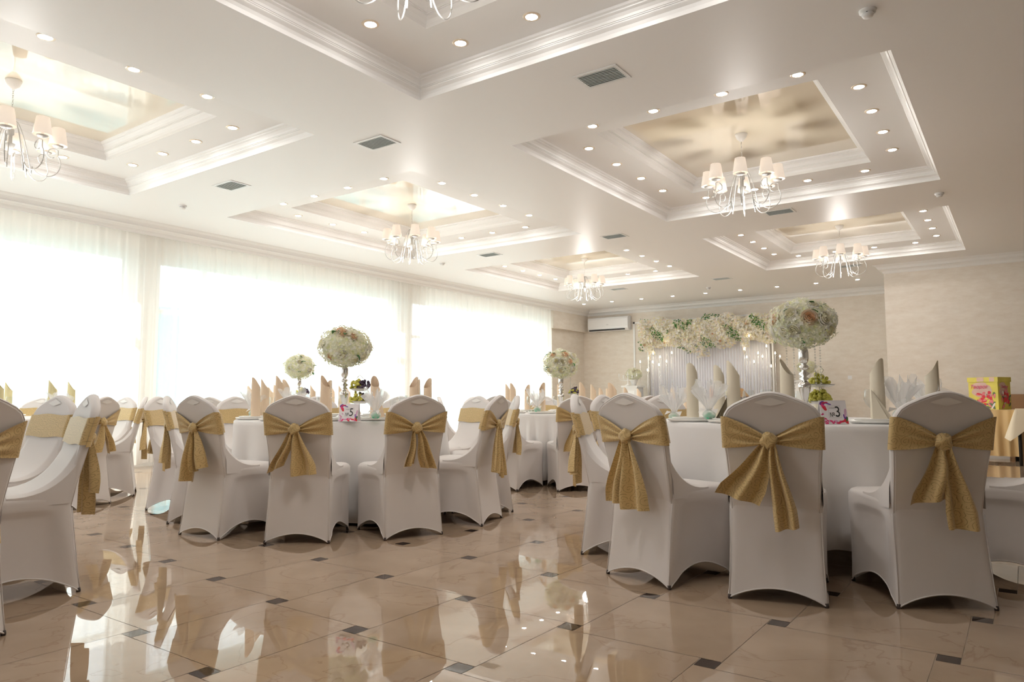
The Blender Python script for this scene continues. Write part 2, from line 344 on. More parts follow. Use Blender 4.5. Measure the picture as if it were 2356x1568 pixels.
# walls
def wallbox(name, boxes, mk='wall'):
    mb = MB()
    for b in boxes: mb.box(*b)
    return struct(mb.build(name, mk))
bl = [(XW - .25, XW, YN, WIN[0][0], 0, CZ + .3), (XW - .25, XW, WIN[0][1], WIN[1][0], 0, CZ + .3), (XW - .25, XW, WIN[1][1], WIN[2][0], 0, CZ + .3), (XW - .25, XW, WIN[2][1], YB + .2, 0, CZ + .3)]
for a, b in WIN: bl += [(XW - .25, XW, a, b, 0, SILL), (XW - .25, XW, a, b, HEAD, CZ + .3)]
bl += [(XW, -9.72, 15.45, YB + .2, 0, CZ + .3), (-9.72, -9.60, 15.33, YB + .2, 2.70, CZ + .3), (XW, -9.72, 15.33, 15.45, 2.70, CZ + .3)]
wallbox('wall_left', bl)
wallbox('wall_back', [(-10.2, XR0, YB, YB + .25, 0, CZ + .3), (XR0 - .0, XR0 + .25, YR + .25, YB + .25, 0, CZ + .3), (XR0, XE + .25, YR, YR + .25, 0, CZ + .3)])
wallbox('wall_right', [(XE, XE + .25, YN, YR, 0, CZ + .3)])
nb = []
xs = [-10.2] + [q for w in FILL_OPENING for q in w] + [XE + .25]
for a, b in zip(xs[::2], xs[1::2]): nb.append((a, b, YN - .25, YN, 0, CZ + .3))
for a, b in FILL_OPENING: nb += [(a, b, YN - .25, YN, 0, .3), (a, b, YN - .25, YN, 2.9, CZ + .3)]
wallbox('wall_near', nb)
# cornices (profile: d from the wall into the room, downwards)
CPROF = [(.16, 0), (.15, -.012), (.138, -.012), (.125, -.022), (.108, -.03), (.098, -.045), (.092, -.06), (.086, -.06), (.086, -.068), (.08, -.068), (.08, -.076), (.05, -.088), (.022, -.11), (.012, -.135), (.0, -.15)]
def cornice(mb, p0, p1, nrm, z=CZ, e0=0., e1=0.):
    p0 = Vector((*p0, z)); p1 = Vector((*p1, z)); d = (p1 - p0).normalized(); n = Vector((*nrm, 0))
    for (a, b), (c, e) in zip(CPROF, CPROF[1:]):
        q = [p0 + n * a + d * a * e0 + Vector((0, 0, b)), p1 + n * a - d * a * e1 + Vector((0, 0, b)), p1 + n * c - d * c * e1 + Vector((0, 0, e)), p0 + n * c + d * c * e0 + Vector((0, 0, e))]
        mb.add(q, [(0, 1, 2, 3)], 0, False)
mb = MB(); cornice(mb, (-9.55, YN), (-9.55, 15.36), (1, 0)); mb.box(-9.57, -9.55, YN, 15.36, CZ - .16, CZ)
cornice(mb, (-9.60, 15.36), (-9.60, YB), (1, 0), e1=1)
struct(mb.build('trim_7', 'mould'))
mb = MB(); cornice(mb, (-9.60, YB), (XR0, YB), (0, -1), e0=1, e1=1); cornice(mb, (XR0, YR), (XR0, YB), (-1, 0), e0=-1, e1=1); cornice(mb, (XR0, YR), (XE, YR), (0, -1), e0=-1, e1=1)
cornice(mb, (XE, YN), (XE, YR), (-1, 0), e1=1)
struct(mb.build('trim_8', 'mould'))
# panel moulding on the back wall round the decorated part
mb = MB()
for a in [(-8.24, -8.19, YB - .02, YB, .2, 2.9), (-8.24, -4.1, YB - .02, YB, 2.86, 2.9), (-4.14, -4.1, YB - .02, YB, .2, 2.9)]: mb.box(*a)
struct(mb.build('trim_9', 'mould'))
mb = MB(); mb.box(-9.7, XR0, YB - .015, YB, 0, .09); mb.box(XR0, XE, YR - .015, YR, 0, .09); struct(mb.build('baseboard_back', 'mould'))
mb = MB(); mb.box(XW, XW + .015, YN, 15.4, 0, .09); struct(mb.build('baseboard_left', 'mould'))
# windows
for n, (a, b) in enumerate(WIN):
    w = struct(empty('window_%d' % (n + 1), (XW - .1, a, SILL)))
    W_, H_ = b - a, HEAD - SILL; fm = MB(); t_ = .035
    fm.box(-t_, t_, 0, W_, 0, .07); fm.box(-t_, t_, 0, W_, H_ - .07, H_); fm.box(-t_, t_, 0, .07, .07, H_ - .07); fm.box(-t_, t_, W_ - .07, W_, .07, H_ - .07)
    ks = [W_ * q for q in ((.28, .62) if n == 0 else (.16, .5, .84) if n == 1 else (.3, .7))]
    for q in ks: fm.box(-t_, t_, q - .045, q + .045, .07, H_ - .07)
    fm.box(-t_ + .002, t_ - .002, ks[-1], W_ - .07, 1.86, 1.92); fm.box(-t_ + .002, t_ - .002, .07, ks[0], 1.86, 1.92)
    fm.build('window_frame', 'whiteplas', w)
    pm = MB(); pm.box(-.004, .004, .05, W_ - .05, .05, H_ - .05); pm.build('pane', 'pane', w)
    sm_ = MB(); sm_.box(.02, .22, -.02, W_ + .02, -.03, -.001); sm_.build('window_sill', 'white', w)
# outdoors
mb = MB(); mb.box(-60, -10.3, -40, 60, -.6, -.3); tag(mb.build('outdoor_paving', 'ground'), 'pale paved yard outside the curtained windows', 'ground'); D.objects['outdoor_paving']['kind'] = 'structure'
mb = MB()
for k in range(160):
    y = -20 + k * .3; mb.box(-17.04 + (k % 2) * .04, -17.0 + (k % 2) * .04, y, y + .3, -.3, 1.25 + .05 * sin(k * .37))
tag(mb.build('sheet_fence', 'teal'), 'turquoise sheet metal fence seen through the sheer curtains', 'fence')
mb = MB(); mb.box(-30, -24, -14, 4, -.3, 3.4); mb.box(-30.3, -23.7, -14.3, 4.3, 3.4, 3.6); tag(mb.build('outbuilding', 'house'), 'low white building beyond the turquoise fence', 'building')
mb = MB(); mb.box(-18.6, -17.3, -2, 7.9, 2.55, 3.05); mb.box(-18.6, -18.5, -2, 7.9, -.3, 2.55); tag(mb.build('shed', 'teal'), 'turquoise shed with a deep fascia outside the nearest curtained window', 'shed')

mb = MB(); mb.box(-15.2, -14.0, 7.3, 8.35, -.3, 2.66); mb.box(-15.4, -13.8, 7.2, 8.45, 2.66, 2.75); tag(mb.build('kiosk', 'teal'), 'turquoise kiosk outside the middle window beside the wide pillar', 'kiosk')

# sheer curtains
def curtain(y0, y1, zb, label, seed):
    r = random.Random(seed); n = int((y1 - y0) / .018); ph = [r.random() * 6 for _ in range(6)]
    def f(u, v):
        y = y0 + (y1 - y0) * u; z = 3.26 + (zb - 3.26) * v
        a = .5 + .5 * v
        x = -9.655 + a * (.018 * sin(y * 47 + ph[0] + .8 * sin(y * 3 + ph[1])) + .012 * sin(y * 71 + ph[2] + v * .6) + .014 * sin(y * 11 + ph[3] + v))
        return (x, y + .01 * v * sin(y * 29 + ph[4]), z)
    m_ = MB(); m_.grid(f, n, 8)
    o = m_.build('sheer_curtain', 'sheer'); tag(o, label, 'curtain', 'sheer curtains along the window wall')
curtain(-4.0, 2.1, .05, 'sheer white pleated curtain nearest the camera, at the picture edge', 1)
curtain(2.1, 5.05, .05, 'sheer white pleated curtain ending in front of the wide pillar', 2)
curtain(5.0, 10.25, .07, 'sheer white pleated curtain across the wide middle window', 3)
curtain(10.2, 15.32, .06, 'sheer white pleated curtain over the farthest window by the back corner', 4)

# ------------------------------------------------------------------ chairs
def lerp(a, b, t): return a + (b - a) * t
def tab(T, z):
    for (z0, *a), (z1, *b) in zip(T, T[1:]):
        if z0 <= z <= z1: t = (z - z0) / (z1 - z0); return [lerp(p, q, t) for p, q in zip(a, b)]
    return list(T[0][1:]) if z < T[0][0] else list(T[-1][1:])
# z, rear x, rear y, front x, front y, corner radius
CT = [(0, .210, -.254, .217, .242, .012), (.12, .204, -.238, .216, .239, .018), (.28, .200, -.219, .221, .236, .024), (.40, .201, -.2055, .228, .238, .028), (.445, .202, -.2075, .228, .238, .034), (.462, .198, -.198, .222, .23, .05), (.472, .18, -.185, .205, .212, .05)]
def yback(z): return -.183 - max(0, z - .42) * .235 - max(0, z - .75) * .05
def chair_cover():
    mb = MB(); NS, NC = 16, 4
    def ring(zf, zl):   # zf: function t(side param)->z ; returns points
        pts = []
        for s in range(4):
            for k in range(NS + NC):
                if k < NS:
                    t = (k + .5) / NS; z = zf(s, t)
                else: t = 1.; z = zf(s, 1.)
                xr, yr, xf, yf, r = tab(CT, z)
                cor = [(-xr, yr), (xr, yr), (xf, yf), (-xf, yf)]
                a = Vector(cor[s]); b = Vector(cor[(s + 1) % 4]); c = Vector(cor[(s + 2) % 4])
                d = (b - a).normalized(); nrm = Vector((-d.y, d.x))
                if k < NS:
                    p = a + d * r + (b - a - 2 * d * r) * t
                    ss = lambda q: max(0, min(1, q)) ** 2 * (3 - 2 * max(0, min(1, q)))
                    dep = {0: .003, 1: .009, 2: .005, 3: .009}[s] * sin(PI * t) * max(0, sin(PI * min(1, z / .44)))
                    if s in (1, 3): dep += .017 * ss((t - .09) / .11) * ss((.91 - t) / .11) * ss((.405 - .03 * abs(2 * t - 1) ** 3 - z) / .035) * (.35 + .65 * min(1, z / .25))
                    p = p + nrm * dep
                else:
                    e = (c - b).normalized(); q = (k - NS + .5) / NC * (PI / 2)
                    cc = b - d * r + e * r
                    p = cc - e * r * cos(q) + d * r * sin(q)
                pts.append((p.x, p.y, z))
        return pts
    def hem(s, t):
        H = (.052, .085, .06, .085)[s]
        return .010 + H * (sin(PI * t) ** .75)
    levels = [0, .03, .1, .2, .35, .5, .65, .76, .82, .86, .89, .93, .97, 1.]
    rings = [ring(lambda s, t, k=k: hem(s, t) + (.445 - hem(s, t)) * k, 0) for k in levels]
    rings += [ring(lambda s, t: .462, 0), ring(lambda s, t: .472, 0)]
    n = len(rings[0]); top = [(p[0] * .6, p[1] * .6, .479) for p in rings[-1]]; rings.append(top)
    vs = [p for r_ in rings for p in r_]; vs.append((0, 0, .481)); fs = []
    for j in range(len(rings) - 1):
        for i in range(n): fs.append((j * n + i, j * n + (i + 1) % n, (j + 1) * n + (i + 1) % n, (j + 1) * n + i))
    for i in range(n): fs.append(((len(rings) - 1) * n + i, (len(rings) - 1) * n + (i + 1) % n, len(vs) - 1))
    mb.add(vs, fs)
    # hem roll
    for r_ in [rings[0]]:
        loop = r_ + [r_[0], r_[1]]; mb.tube(loop, .0035, 5)
    # back slab
    half = [(.193, .40), (.199, .50), (.205, .60), (.212, .70), (.2155, .76), (.2135, .805), (.2055, .842), (.188, .869), (.160, .889), (.115, .910), (.070, .928), (.036, .938), (.014, .942)]
    out = [(-a, b) for a, b in half] + [(a, b) for a, b in reversed(half)]
    R_ = .021; loops = []
    for q in (-90, -60, -30, 0, 30, 60, 90):
        sh = R_ * .8 * (1 - cos(math.radians(q))); yy = R_ * sin(math.radians(q)); L_ = []
        for a, b in out:
            cx_, cz_ = 0, .62; dx, dz = a - cx_, b - cz_; l = math.hypot(dx, dz)
            a2 = a - dx / l * sh; b2 = b - (dz / l * sh if b > .45 else 0)
            L_.append((a2, yback(b2) - yy * 1.0 + .001, b2))
        loops.append(L_)
    nn = len(out); vs = [p for l in loops for p in l]; fs = []
    for j in range(len(loops) - 1):
        for i in range(nn - 1): fs.append((j * nn + i, j * nn + i + 1, (j + 1) * nn + i + 1, (j + 1) * nn + i))
    mb.add(vs, fs)
    hN = len(half)
    for l, fl in ((loops[0], 1), (loops[-1], -1)):   # faces as horizontal strips, slightly dished
        vs = []; fs = []; K = 6
        for i in range(hN):
            a = Vector(l[i]); b = Vector(l[nn - 1 - i])
            for k in range(K + 1):
                t = k / K; p = a.lerp(b, t); dish = .006 * sin(PI * t) * min(1, (.942 - p.z) / .06) * (1 if fl > 0 else -.6) * (1 if p.z > .5 else (p.z - .4) / .1)
                vs.append((p.x, p.y + dish * fl * (-1 if fl > 0 else 1), p.z))
        for i in range(hN - 1):
            for k in range(K): fs.append((i * (K + 1) + k, i * (K + 1) + k + 1, (i + 1) * (K + 1) + k + 1, (i + 1) * (K + 1) + k))
        mb.add(vs, fs)
    mb.tube(loops[5], .0022, 5)
    for sg in (-1, 1): mb.tube([(sg * (tab(CT, z)[0] - .004), tab(CT, z)[1] + .0005, z) for z in (.012, .08, .16, .24, .32, .40)], .0022, 5)
    # stretched web from backrest to seat
    P0 = Vector((yback(.70) + .018, .70)); P1 = Vector((-.145, .46)); P2 = Vector((.06, .477)); N_ = 12
    def web(u, v):
        t = v; p = P0 * (1 - t) ** 2 + P1 * 2 * t * (1 - t) + P2 * t * t
        x = -1 + 2 * u; w = .2 + .015 * t; e = max(0, abs(x) - .86) / .14
        return (x * w, p.x - .03 * e * e * (1 - t), p.y - .012 * e * e)
    mb.grid(web, 16, N_)
    for sg in (-1, 1):
        vs = []; fs = []
        for k in range(N_ + 1):
            q = web((sg + 1) / 2, k / N_); vs.append(q); vs.append((q[0] * .985, min(q[1], yback(q[2])) if q[2] > .48 else q[1], max(.42, q[2] - .06) if q[2] < .5 else q[2]))
        for k in range(N_): fs.append((2 * k, 2 * k + 1, 2 * k + 3, 2 * k + 2))
        mb.add(vs, fs)
    return mb
def sash_band(seed=0):
    mb = MB(); r = random.Random(seed); KX = -.012 + r.uniform(-.01, .01); KZ = .725
    def zc(b): return .757
    # front + sides
    def fr(u, v):
        x = lerp(-.2215, .2215, u); zz = .694 + .132 * v + .004 * sin(u * 9 + v * 3)
        e = max(0, abs(x) - .19) / .0315
        return (x, yback(zz) + .0285 - .0275 * e ** 4, zz)
    mb.grid(fr, 60, 5)
    for sg in (-1, 1):
        def rr(u, v):
            ca = min(1, u / .12) * PI / 2; t = max(0, (u - .12) / .88); z_side = .684 + .146 * v
            zk = KZ - .018 + .036 * v
            e = t ** .8
            zz = lerp(z_side, zk, t) + .012 * sin(PI * t) * (v - .3)
            x = lerp(sg * (.200 + .0215 * cos(ca)), KX + sg * .02, t)
            amp = .009 * sin(min(1, t * 1.2) * PI * .6)
            off = .027 * sin(ca) + amp * (1 + sin(v * PI * 5.2 + sg * 1.1 + t * 1.3 + seed)) * .8 + .008 * t
            return (x, yback(zz) - off, zz)
        mb.grid(rr, 26, 18)
    return mb
def knot(seed):
    mb = MB(); r = random.Random(seed)
    def f(u, v):
        a = 2 * PI * u; b = PI * v; rr_ = 1 + .13 * sin(3 * a + 4 * b + seed) + .05 * sin(7 * a)
        return (.036 * rr_ * sin(b) * cos(a), -.022 * rr_ * sin(b) * sin(a) * 1.1, -.036 * cos(b) * rr_)
    mb.grid(f, 20, 12, wrapu=True); return mb
def tail(x1, zend, w1, seed, side, cut):
    mb = MB(); r = random.Random(seed); f1 = r.uniform(2.4, 3.6); ph = r.uniform(0, 6)
    z0 = .715
    def f(u, v):
        t = v ** .9; w = lerp(.022, w1, min(1, t * 1.25) ** .8); cx_ = lerp(-.012 + side * .014, x1, t ** 1.1)
        q = u - .5
        x = cx_ + q * w + .004 * sin(t * 7 + ph)
        am = lerp(.008, .026, min(1, t * 1.6))
        y = -.300 - .006 * sin(t * 4 + ph) + am * sin(u * PI * f1 + ph + .8 * t) - .010
        z = z0 + (zend + cut * q * w - z0) * t
        return (x, min(y, yback(z) - .027) if z > .45 else y, z)
    mb.grid(f, 22, 18); return mb
def handhold_light_patch():
    mb = MB()
    for sg in (-1, 1):
        def f(u, v):
            x = (u - .5) * .135; q = abs(2 * u - 1); hh = .017 * (1 - q) ** .8 * (1 if v > .5 else 1.25); z = .899 + (2 * v - 1) * hh - .006 * q
            return (x, yback(z) - sg * (.0215 if sg > 0 else .0222), z)
        mb.grid(f, 16, 4)
    return mb
SRC = {}
def proto(name, mb, mk, key):
    o = mb.build(name, mk); SRC[key] = o.data; D.objects.remove(o); return SRC[key]
proto('seat_cover', chair_cover(), 'chair', 'cover'); M['thin'] = mat('thin_stretched_spandex', (.90, .875, .85), .6); proto('handhold', handhold_light_patch(), 'thin', 'hand')  # paler patch: light passing through the unpadded cover, painted as colour
for k in range(3):
    proto('sash', sash_band(k), 'sash', 'band%d' % k); proto('sash_knot', knot(k), 'sash', 'knot%d' % k)
TL = [(-.150, .46, .19, -.28), (-.085, .465, .165, .15), (-.085, .40, .15, .1), (-.12, .38, .13, -.3), (-.06, .44, .17, .2), (-.07, .475, .085, .3), (-.115, .475, .11, .5), (-.085, .37, .20, 0), (-.08, .385, .16, 0)]
TR = [(.055, .335, .10, .2), (.055, .35, .15, -.05), (.07, .33, .16, .0), (.10, .46, .11, .3), (.06, .38, .14, -.1), (.075, .455, .105, -.1), (.06, .435, .16, .1), (.075, .455, .15, .3), (.065, .365, .16, .05)]
for k in range(9):
    proto('sash_tail', tail(TL[k][0], TL[k][1], TL[k][2], k, -1, TL[k][3]), 'sash', 'tl%d' % k)
    proto('sash_tail', tail(TR[k][0], TR[k][1], TR[k][2], 10 + k, 1, TR[k][3]), 'sash', 'tr%d' % k)
fm = MB(); fm.lathe([(.0, 0), (.009, 0), (.010, .008), (.008, .02), (0, .02)], 10); proto('foot', fm, 'foot', 'foot')
fm = MB(); fm.tube([(0, 0, .02), (0, .02, .44)], .010, 8); proto('leg', fm, 'metal', 'legr')
n_chair = 0
def chair(x, y, hd, label, group, tl=None):
    """x,y: point between the rear feet; hd: heading in degrees (0 = +Y, counter-clockwise)"""
    global n_chair
    r = random.Random(100 + n_chair); n_chair += 1
    a = math.radians(hd); fx, fy = -sin(a), cos(a)
    c = empty('banquet_chair', (x + fx * .248, y + fy * .248, 0), a); tag(c, label, 'chair', group)
    inst('seat_cover', SRC['cover'], c); inst('handhold', SRC['hand'], c)
    b = r.randrange(3); k1, k2 = (tl if tl else (r.randrange(9), r.randrange(9)))
    s = inst('sash', SRC['band%d' % b], c)
    inst('sash_knot', SRC['knot%d' % b], s, (-.012, -.306, .722), (0, r.uniform(-.5, .5), 0))
    inst('sash_tail', SRC['tl%d' % k1], s); inst('sash_tail', SRC['tr%d' % k2], s)
    for (px, py) in ((-.203, -.246), (.203, -.246), (-.209, .234), (.209, .234)): inst('foot', SRC['foot'], c, (px, py, 0))
    return c
G3, G5, G9, G8, G6, G7 = 'chairs around table number three', 'chairs around table number five', 'chairs around the farther middle table', 'chairs around the table behind number five', 'chairs around the table by the nearest curtain', 'chairs around the unseen table at the near left'
CH = [
 (-.943, 3.371, 12.6, G3, 'white covered chair seen from behind, gold bow, directly before card number three', (0, 0)),
 (-.312, 3.688, 31.1, G3, 'rightmost chair showing its whole gold bow, white spandex cover, back to camera', (1, 1)),
 (-1.624, 3.366, -16.6, G3, 'white covered chair turned half right with gold bow, left front of table three', (8, 8)),
 (-2.239, 3.941, -68, G3, 'white covered chair seen side on, facing right, by the aisle at table three', (3, 3)),
 (-2.480, 4.739, -90.6, G3, 'white chair with plain gold band facing the camera, behind the side-on aisle chair', None),
 (-2.366, 5.494, -121.6, G3, 'white chair at the far side of table three, behind the wrapped favour', None),
 (.171, 4.597, 81.4, G3, 'white covered chair cut by the right picture edge, seat showing', None),
 (-3.810, 2.999, 34.6, G5, 'white covered chair with gold bow, back to camera, left of card number five', (6, 6)),
 (-3.335, 3.575, 67.4, G5, 'white covered chair with gold bow, back to camera, right of card number five', (5, 5)),
 (-4.515, 2.759, 4.2, G5, 'white covered chair turned right with long gold bow, left front of table five', (7, 7)),
 (-5.350, 3.046, -38, G5, 'leftmost side-on white chair of table five, facing right, next to the window aisle', None),
 (-6.08, 3.36, -62, G5, 'white chair with plain gold band behind the leftmost side-on chair of table five', None),
 (-5.98, 4.02, -88, G5, 'white chair facing the camera at the far left of table five, behind tulle favour', None),
 (-3.272, 4.349, 106, G5, 'white chair turned left with twisted gold bow at the right end of table five', (3, 0)),
 (-3.552, 4.971, 131.4, G5, 'white chair facing left, gold bow hanging behind, second at the right of table five', None),
 (-4.295, 5.413, 167.4, G5, 'white chair with broad plain gold band facing the camera, far right of table five', None),
 (-5.180, 5.312, -154.6, G5, 'white chair on the far side of table five, behind the grape stand', None),
 (-5.769, 4.760, -121.6, G5, 'white chair on the far side of table five, behind the tall peach napkin', None),
 (-4.34, 5.90, 2.4, G9, 'white covered chair at the near left of the middle far table, seat and hem showing', None),
 (-3.630, 6.240, 43.4, G9, 'white covered chair with long gold bow at the near right of the middle far table', (2, 3)),
 (-5.275, 8.212, -144.6, G9, 'white chair on the far side of the middle far table, below its flower stand', None),
 (-5.749, 7.324, -94.6, G9, 'white chair at the far left of the middle far table', None),
 (-5.571, 6.469, -46.6, G9, 'white chair with knotted sash seen beyond the corner of the table five cloth', None),
 (-3.124, 6.735, 73.4, G9, 'white chair at the right of the middle far table, behind the side-on aisle chair', None),
 (-7.374, 4.638, 16.4, G8, 'white chair at the near left of the table behind number five', None),
 (-6.507, 6.664, 115.4, G8, 'white chair at the right of the table behind number five', None),
 (-6.546, 3.031, 119.4, G6, 'white chair with gold bow facing the window table, beyond the near left chairs', (1, 3)),
 (-7.110, 3.661, 150.4, G6, 'thin side-on white chair facing left in front of the wide curtained pillar', (4, 2)),
 (-7.964, 3.913, 185.4, G6, 'white chair on the curtain side, just behind the bow-tied chair of the window table', None),
 (-8.842, 3.474, -136.6, G6, 'white chair at the far side of the window table against the sheer curtain', None),
 (-3.218, 1.009, 108.4, G7, 'large foreground white chair cut by the left picture edge, gold bow', (0, 4)),
 (-3.922, 1.715, 167, G7, 'large white chair at left seen side on, facing left, bright gold band', (1, 2)),
 (-4.793, 1.933, 185.4, G7, 'white chair just behind the foreground chair at the left picture edge', None),
 (-3.984, 8.638, 25.4, 'chairs around the farthest table', 'white chair of the farthest table, between the two nearer tables', None)]
for x, y, a, gp, lb, tl in CH: chair(x, y, a, lb, gp, tl)

# ------------------------------------------------------------------ tables
def tablecloth(c, R, z, hem, folds, seed, label):
    r = random.Random(seed); ph = [r.uniform(0, 6) for _ in range(6)]; mb = MB()
    def rad(th, v):   # v 0..1 down the drop
        a = .012 + .036 * v
        w = a * (sin(folds * th + ph[0] + 1.1 * sin(3 * th + ph[1])) + .45 * sin((folds * 1.6 // 1) * th + ph[2]))
        return R + .006 + .012 * v + w * min(1, v * 2.2)
    n = 288
    prof = [0, .04, .1, .18, .28, .4, .55, .7, .85, 1.]
    def f(u, v):
        k = round(v * (len(prof) + 3)); th = 2 * PI * u
        if k == 0: return (0, 0, z)
        if k == 1: return (R * .9 * cos(th), R * .9 * sin(th), z)
        if k == 2: return ((R - .008) * cos(th), (R - .008) * sin(th), z - .0005)
        if k == 3: return ((R + .003) * cos(th), (R + .003) * sin(th), z - .008)
        q = prof[k - 4 + 1] if k - 3 < len(prof) else 1.
        rr = rad(th, q); zz = z - .008 + (hem + .008 * sin(5 * th + ph[3]) - z + .008) * q
        return (rr * cos(th), rr * sin(th), zz)
    mb.grid(f, n, len(prof) + 2 + 0 if False else len(prof) + 3, wrapu=True)
    o = mb.build('tablecloth', 'cloth', None, (c[0], c[1], 0)); tag(o, label, 'tablecloth'); return o
def table(c, R, z, label, gp='round banquet tables under white cloths'):
    t = empty('round_table', (c[0], c[1], 0)); tag(t, label, 'table', gp)
    tp = MB(); tp.lathe([(0, z - .03), (R - .012, z - .03), (R - .012, z - .006), (0, z - .006)], 64); tp.build('tabletop', 'brown', t)
    for k in range(4):
        a = PI / 4 + k * PI / 2; lg = MB(); lg.tube([(R * .55 * cos(a), R * .55 * sin(a), z - .03), (R * .62 * cos(a), R * .62 * sin(a), 0.005)], .016, 8)
        lg.tube([(R * .62 * cos(a), R * .62 * sin(a), .0), (R * .62 * cos(a), R * .62 * sin(a), .02)], .02, 8); lg.build('leg', 'metal', t)
TB = {'3': ((-1.14, 4.84), .92, .772, .13, 12, 'table number three'), '5': ((-4.661, 4.128), .86, .752, .03, 12, 'table number five'),
      '9': ((-4.42, 7.22), .80, .752, .05, 38, 'the middle far table'), '8': ((-7.758, 6.095), .80, .752, .04, 14, 'the table behind number five'),
      '6': ((-7.664, 2.593), .80, .752, .05, 16, 'the window table at left'), 'a': ((-4.66, 9.936), .80, .752, .05, 14, 'the farthest round table'), '7': ((-4.75, .48), .80, .752, .05, 14, 'the near left table outside the picture')}
for n, (k, (c, R, z, hem, fo, nm)) in enumerate(TB.items()):
    table(c, R, z, 'dark legged round table under the cloth of ' + nm)
    tablecloth(c, R, z, hem, fo, n, 'white floor length cloth draped over ' + nm)

# ------------------------------------------------------------------ things on the tables
def napkin_src(key, mk, seed):
    r = random.Random(seed); mb = MB(); R = .034; Hh = .30
    def roll(u, v):
        th = 2 * PI * (u * 1.12); rr = R * (1 - .10 * u) * (1 + .12 * (1 - v) + .03 * sin(th * 2 + seed))
        top = .235 + .085 * (.5 + .5 * cos(th - .6)) ** 1.6
        return (rr * cos(th), rr * sin(th), v * top)
    mb.grid(roll, 30, 8); SRC[key] = None; o = mb.build('napkin_roll', mk); SRC[key] = o.data; D.objects.remove(o)
    mb = MB(); mb.add([(0, -.004, 0), (.085, -.05, 0), (.02, -.036, .16), (.085, .05, 0), (0, .03, .0)], [(0, 1, 2), (1, 3, 2)], 0, False)
    mb.add([(.02, -.035, .155), (.088, -.052, 0), (.10, .02, .0)], [(0, 1, 2)], 0, False)
    o = mb.build('napkin_fold', mk); SRC[key + 'f'] = o.data; D.objects.remove(o)
for i, (k, mk) in enumerate((('nc', 'napcream'), ('np', 'nappeach'), ('ng', 'napgold'))): napkin_src(k, mk, i)
pm = MB(); pm.lathe([(0, 0), (.132, 0), (.146, .006), (.152, .013), (.152, .016), (.149, .018), (.10, .010), (0, .008)], 40); proto('charger', pm, 'china', 'charger')
pm = MB(); pm.lathe([(0, .0), (.105, .0), (.120, .006), (.127, .013), (.126, .016), (.122, .016), (.08, .007), (0, .005)], 36); proto('plate', pm, 'china', 'plate')
pm = MB(); pm.lathe([(0, 0), (.033, .001), (.034, .003), (.006, .008), (.004, .02), (.004, .075), (.010, .085), (.030, .105), (.038, .13), (.036, .165), (.031, .19)], 20); proto('wine_glass', pm, 'glass', 'glass')
def place(name, key, loc, label, cat, gp, rz=0., sc=1.):
    o = inst(name, SRC[key], None, loc, (0, 0, rz), sc); return tag(o, label, cat, gp)
def setting(c, z, x, y, tn, where, mk='np', fold=False, glass=True, rz=None, nap=True, charger=True, scn=1.):
    a = math.atan2(y - c[1], x - c[0]); rz = rz if rz is not None else rnd.uniform(0, 6)
    if charger:
        place('charger_plate', 'charger', (x, y, z + .001), 'white charger plate %s of %s' % (where, tn), 'plate', 'charger plates on ' + tn)
        place('dinner_plate', 'plate', (x, y, z + .012), 'white plate on the charger %s of %s' % (where, tn), 'plate', 'plates on ' + tn)
    zz = z + (.019 if charger else .001)
    if nap:
        n = empty('rolled_napkin', (x, y, zz), rz); n.scale = (scn, scn, scn)
        tag(n, '%s rolled napkin %s of %s' % ({'nc': 'cream', 'np': 'peach', 'ng': 'pale yellow'}[mk], where, tn), 'napkin', 'rolled napkins on ' + tn)
        inst('roll', SRC[mk], n)
        if fold: inst('fold', SRC[mk + 'f'], n)
    if glass:
        gx = x - .17 * cos(a) - .10 * sin(a); gy = y - .17 * sin(a) + .10 * cos(a)
        place('wine_glass', 'glass', (gx, gy, z + .001), 'clear wine glass %s of %s' % (where, tn), 'glass', 'wine glasses on ' + tn)
c3 = TB['3'][0]; z3 = TB['3'][2]
C2 = Vector((cos(_y), sin(_y)))
def rzc(d): return math.radians(d) + _y
for (x, y, wh, fo, gl, rz) in [(-1.66, 4.25, 'at the near left edge', False, False, 200), (-1.62, 4.62, 'behind the near left edge', False, True, 185), (-1.36, 4.12, 'beside the near left favour', True, True, 160), (-1.70, 5.15, 'at the far left', False, True, 195), (-1.071, 4.16, 'hidden behind the centre chair', False, False, 100), (-.66, 4.42, 'right of the number card', True, True, -100), (-.43, 4.80, 'at the right edge behind the last chair', False, True, -60), (-1.2, 5.50, 'at the far side', False, True, 0)]:
    setting(c3, z3, x, y, 'table three', wh, 'nc', fo, gl, rzc(rz), True, scn=1.06)
c5 = TB['5'][0]
for i, (x, y, a) in enumerate([(q[0], q[1], math.atan2(q[1] - c5[1], q[0] - c5[0])) for q in CH if q[3] == G5]):
    wh = ['by the chair left of the card', 'by the chair right of the card', 'at the left front', 'at the left end', 'second from the left end', 'at the far left', 'at the right end', 'just beyond the right end', 'at the far right', 'at the far side behind the grapes', 'at the far side by the flower stand'][i]
    setting(c5, TB['5'][2], c5[0] + .70 * cos(a), c5[1] + .70 * sin(a), 'table five', wh, 'np', i in (0, 1, 6), True, rzc([120, 80, 190, 200, 170, 210, 20, 30, 10, 190, 40][i]))
def ringset(k, tn, n, mk, ph, rr=.635, skip=(), **kw):
    c, R, z = TB[k][:3]
    for i in range(n):
        if i in skip: continue
        a = ph + 2 * PI * i / n
        setting(c, z, c[0] + rr * cos(a), c[1] + rr * sin(a), tn, ORD[i] + ' place round the rim', mk, False, i % 2 == 0, rzc(rnd.choice([170, 190, 20, 200])), **kw)
ringset('9', 'the middle far table', 9, 'np', -1.35)
ringset('8', 'the table behind number five', 9, 'np', .3)
ringset('6', 'the window table', 9, 'ng', -.22)
ringset('a', 'the farthest table', 7, 'np', -2.4, charger=False)

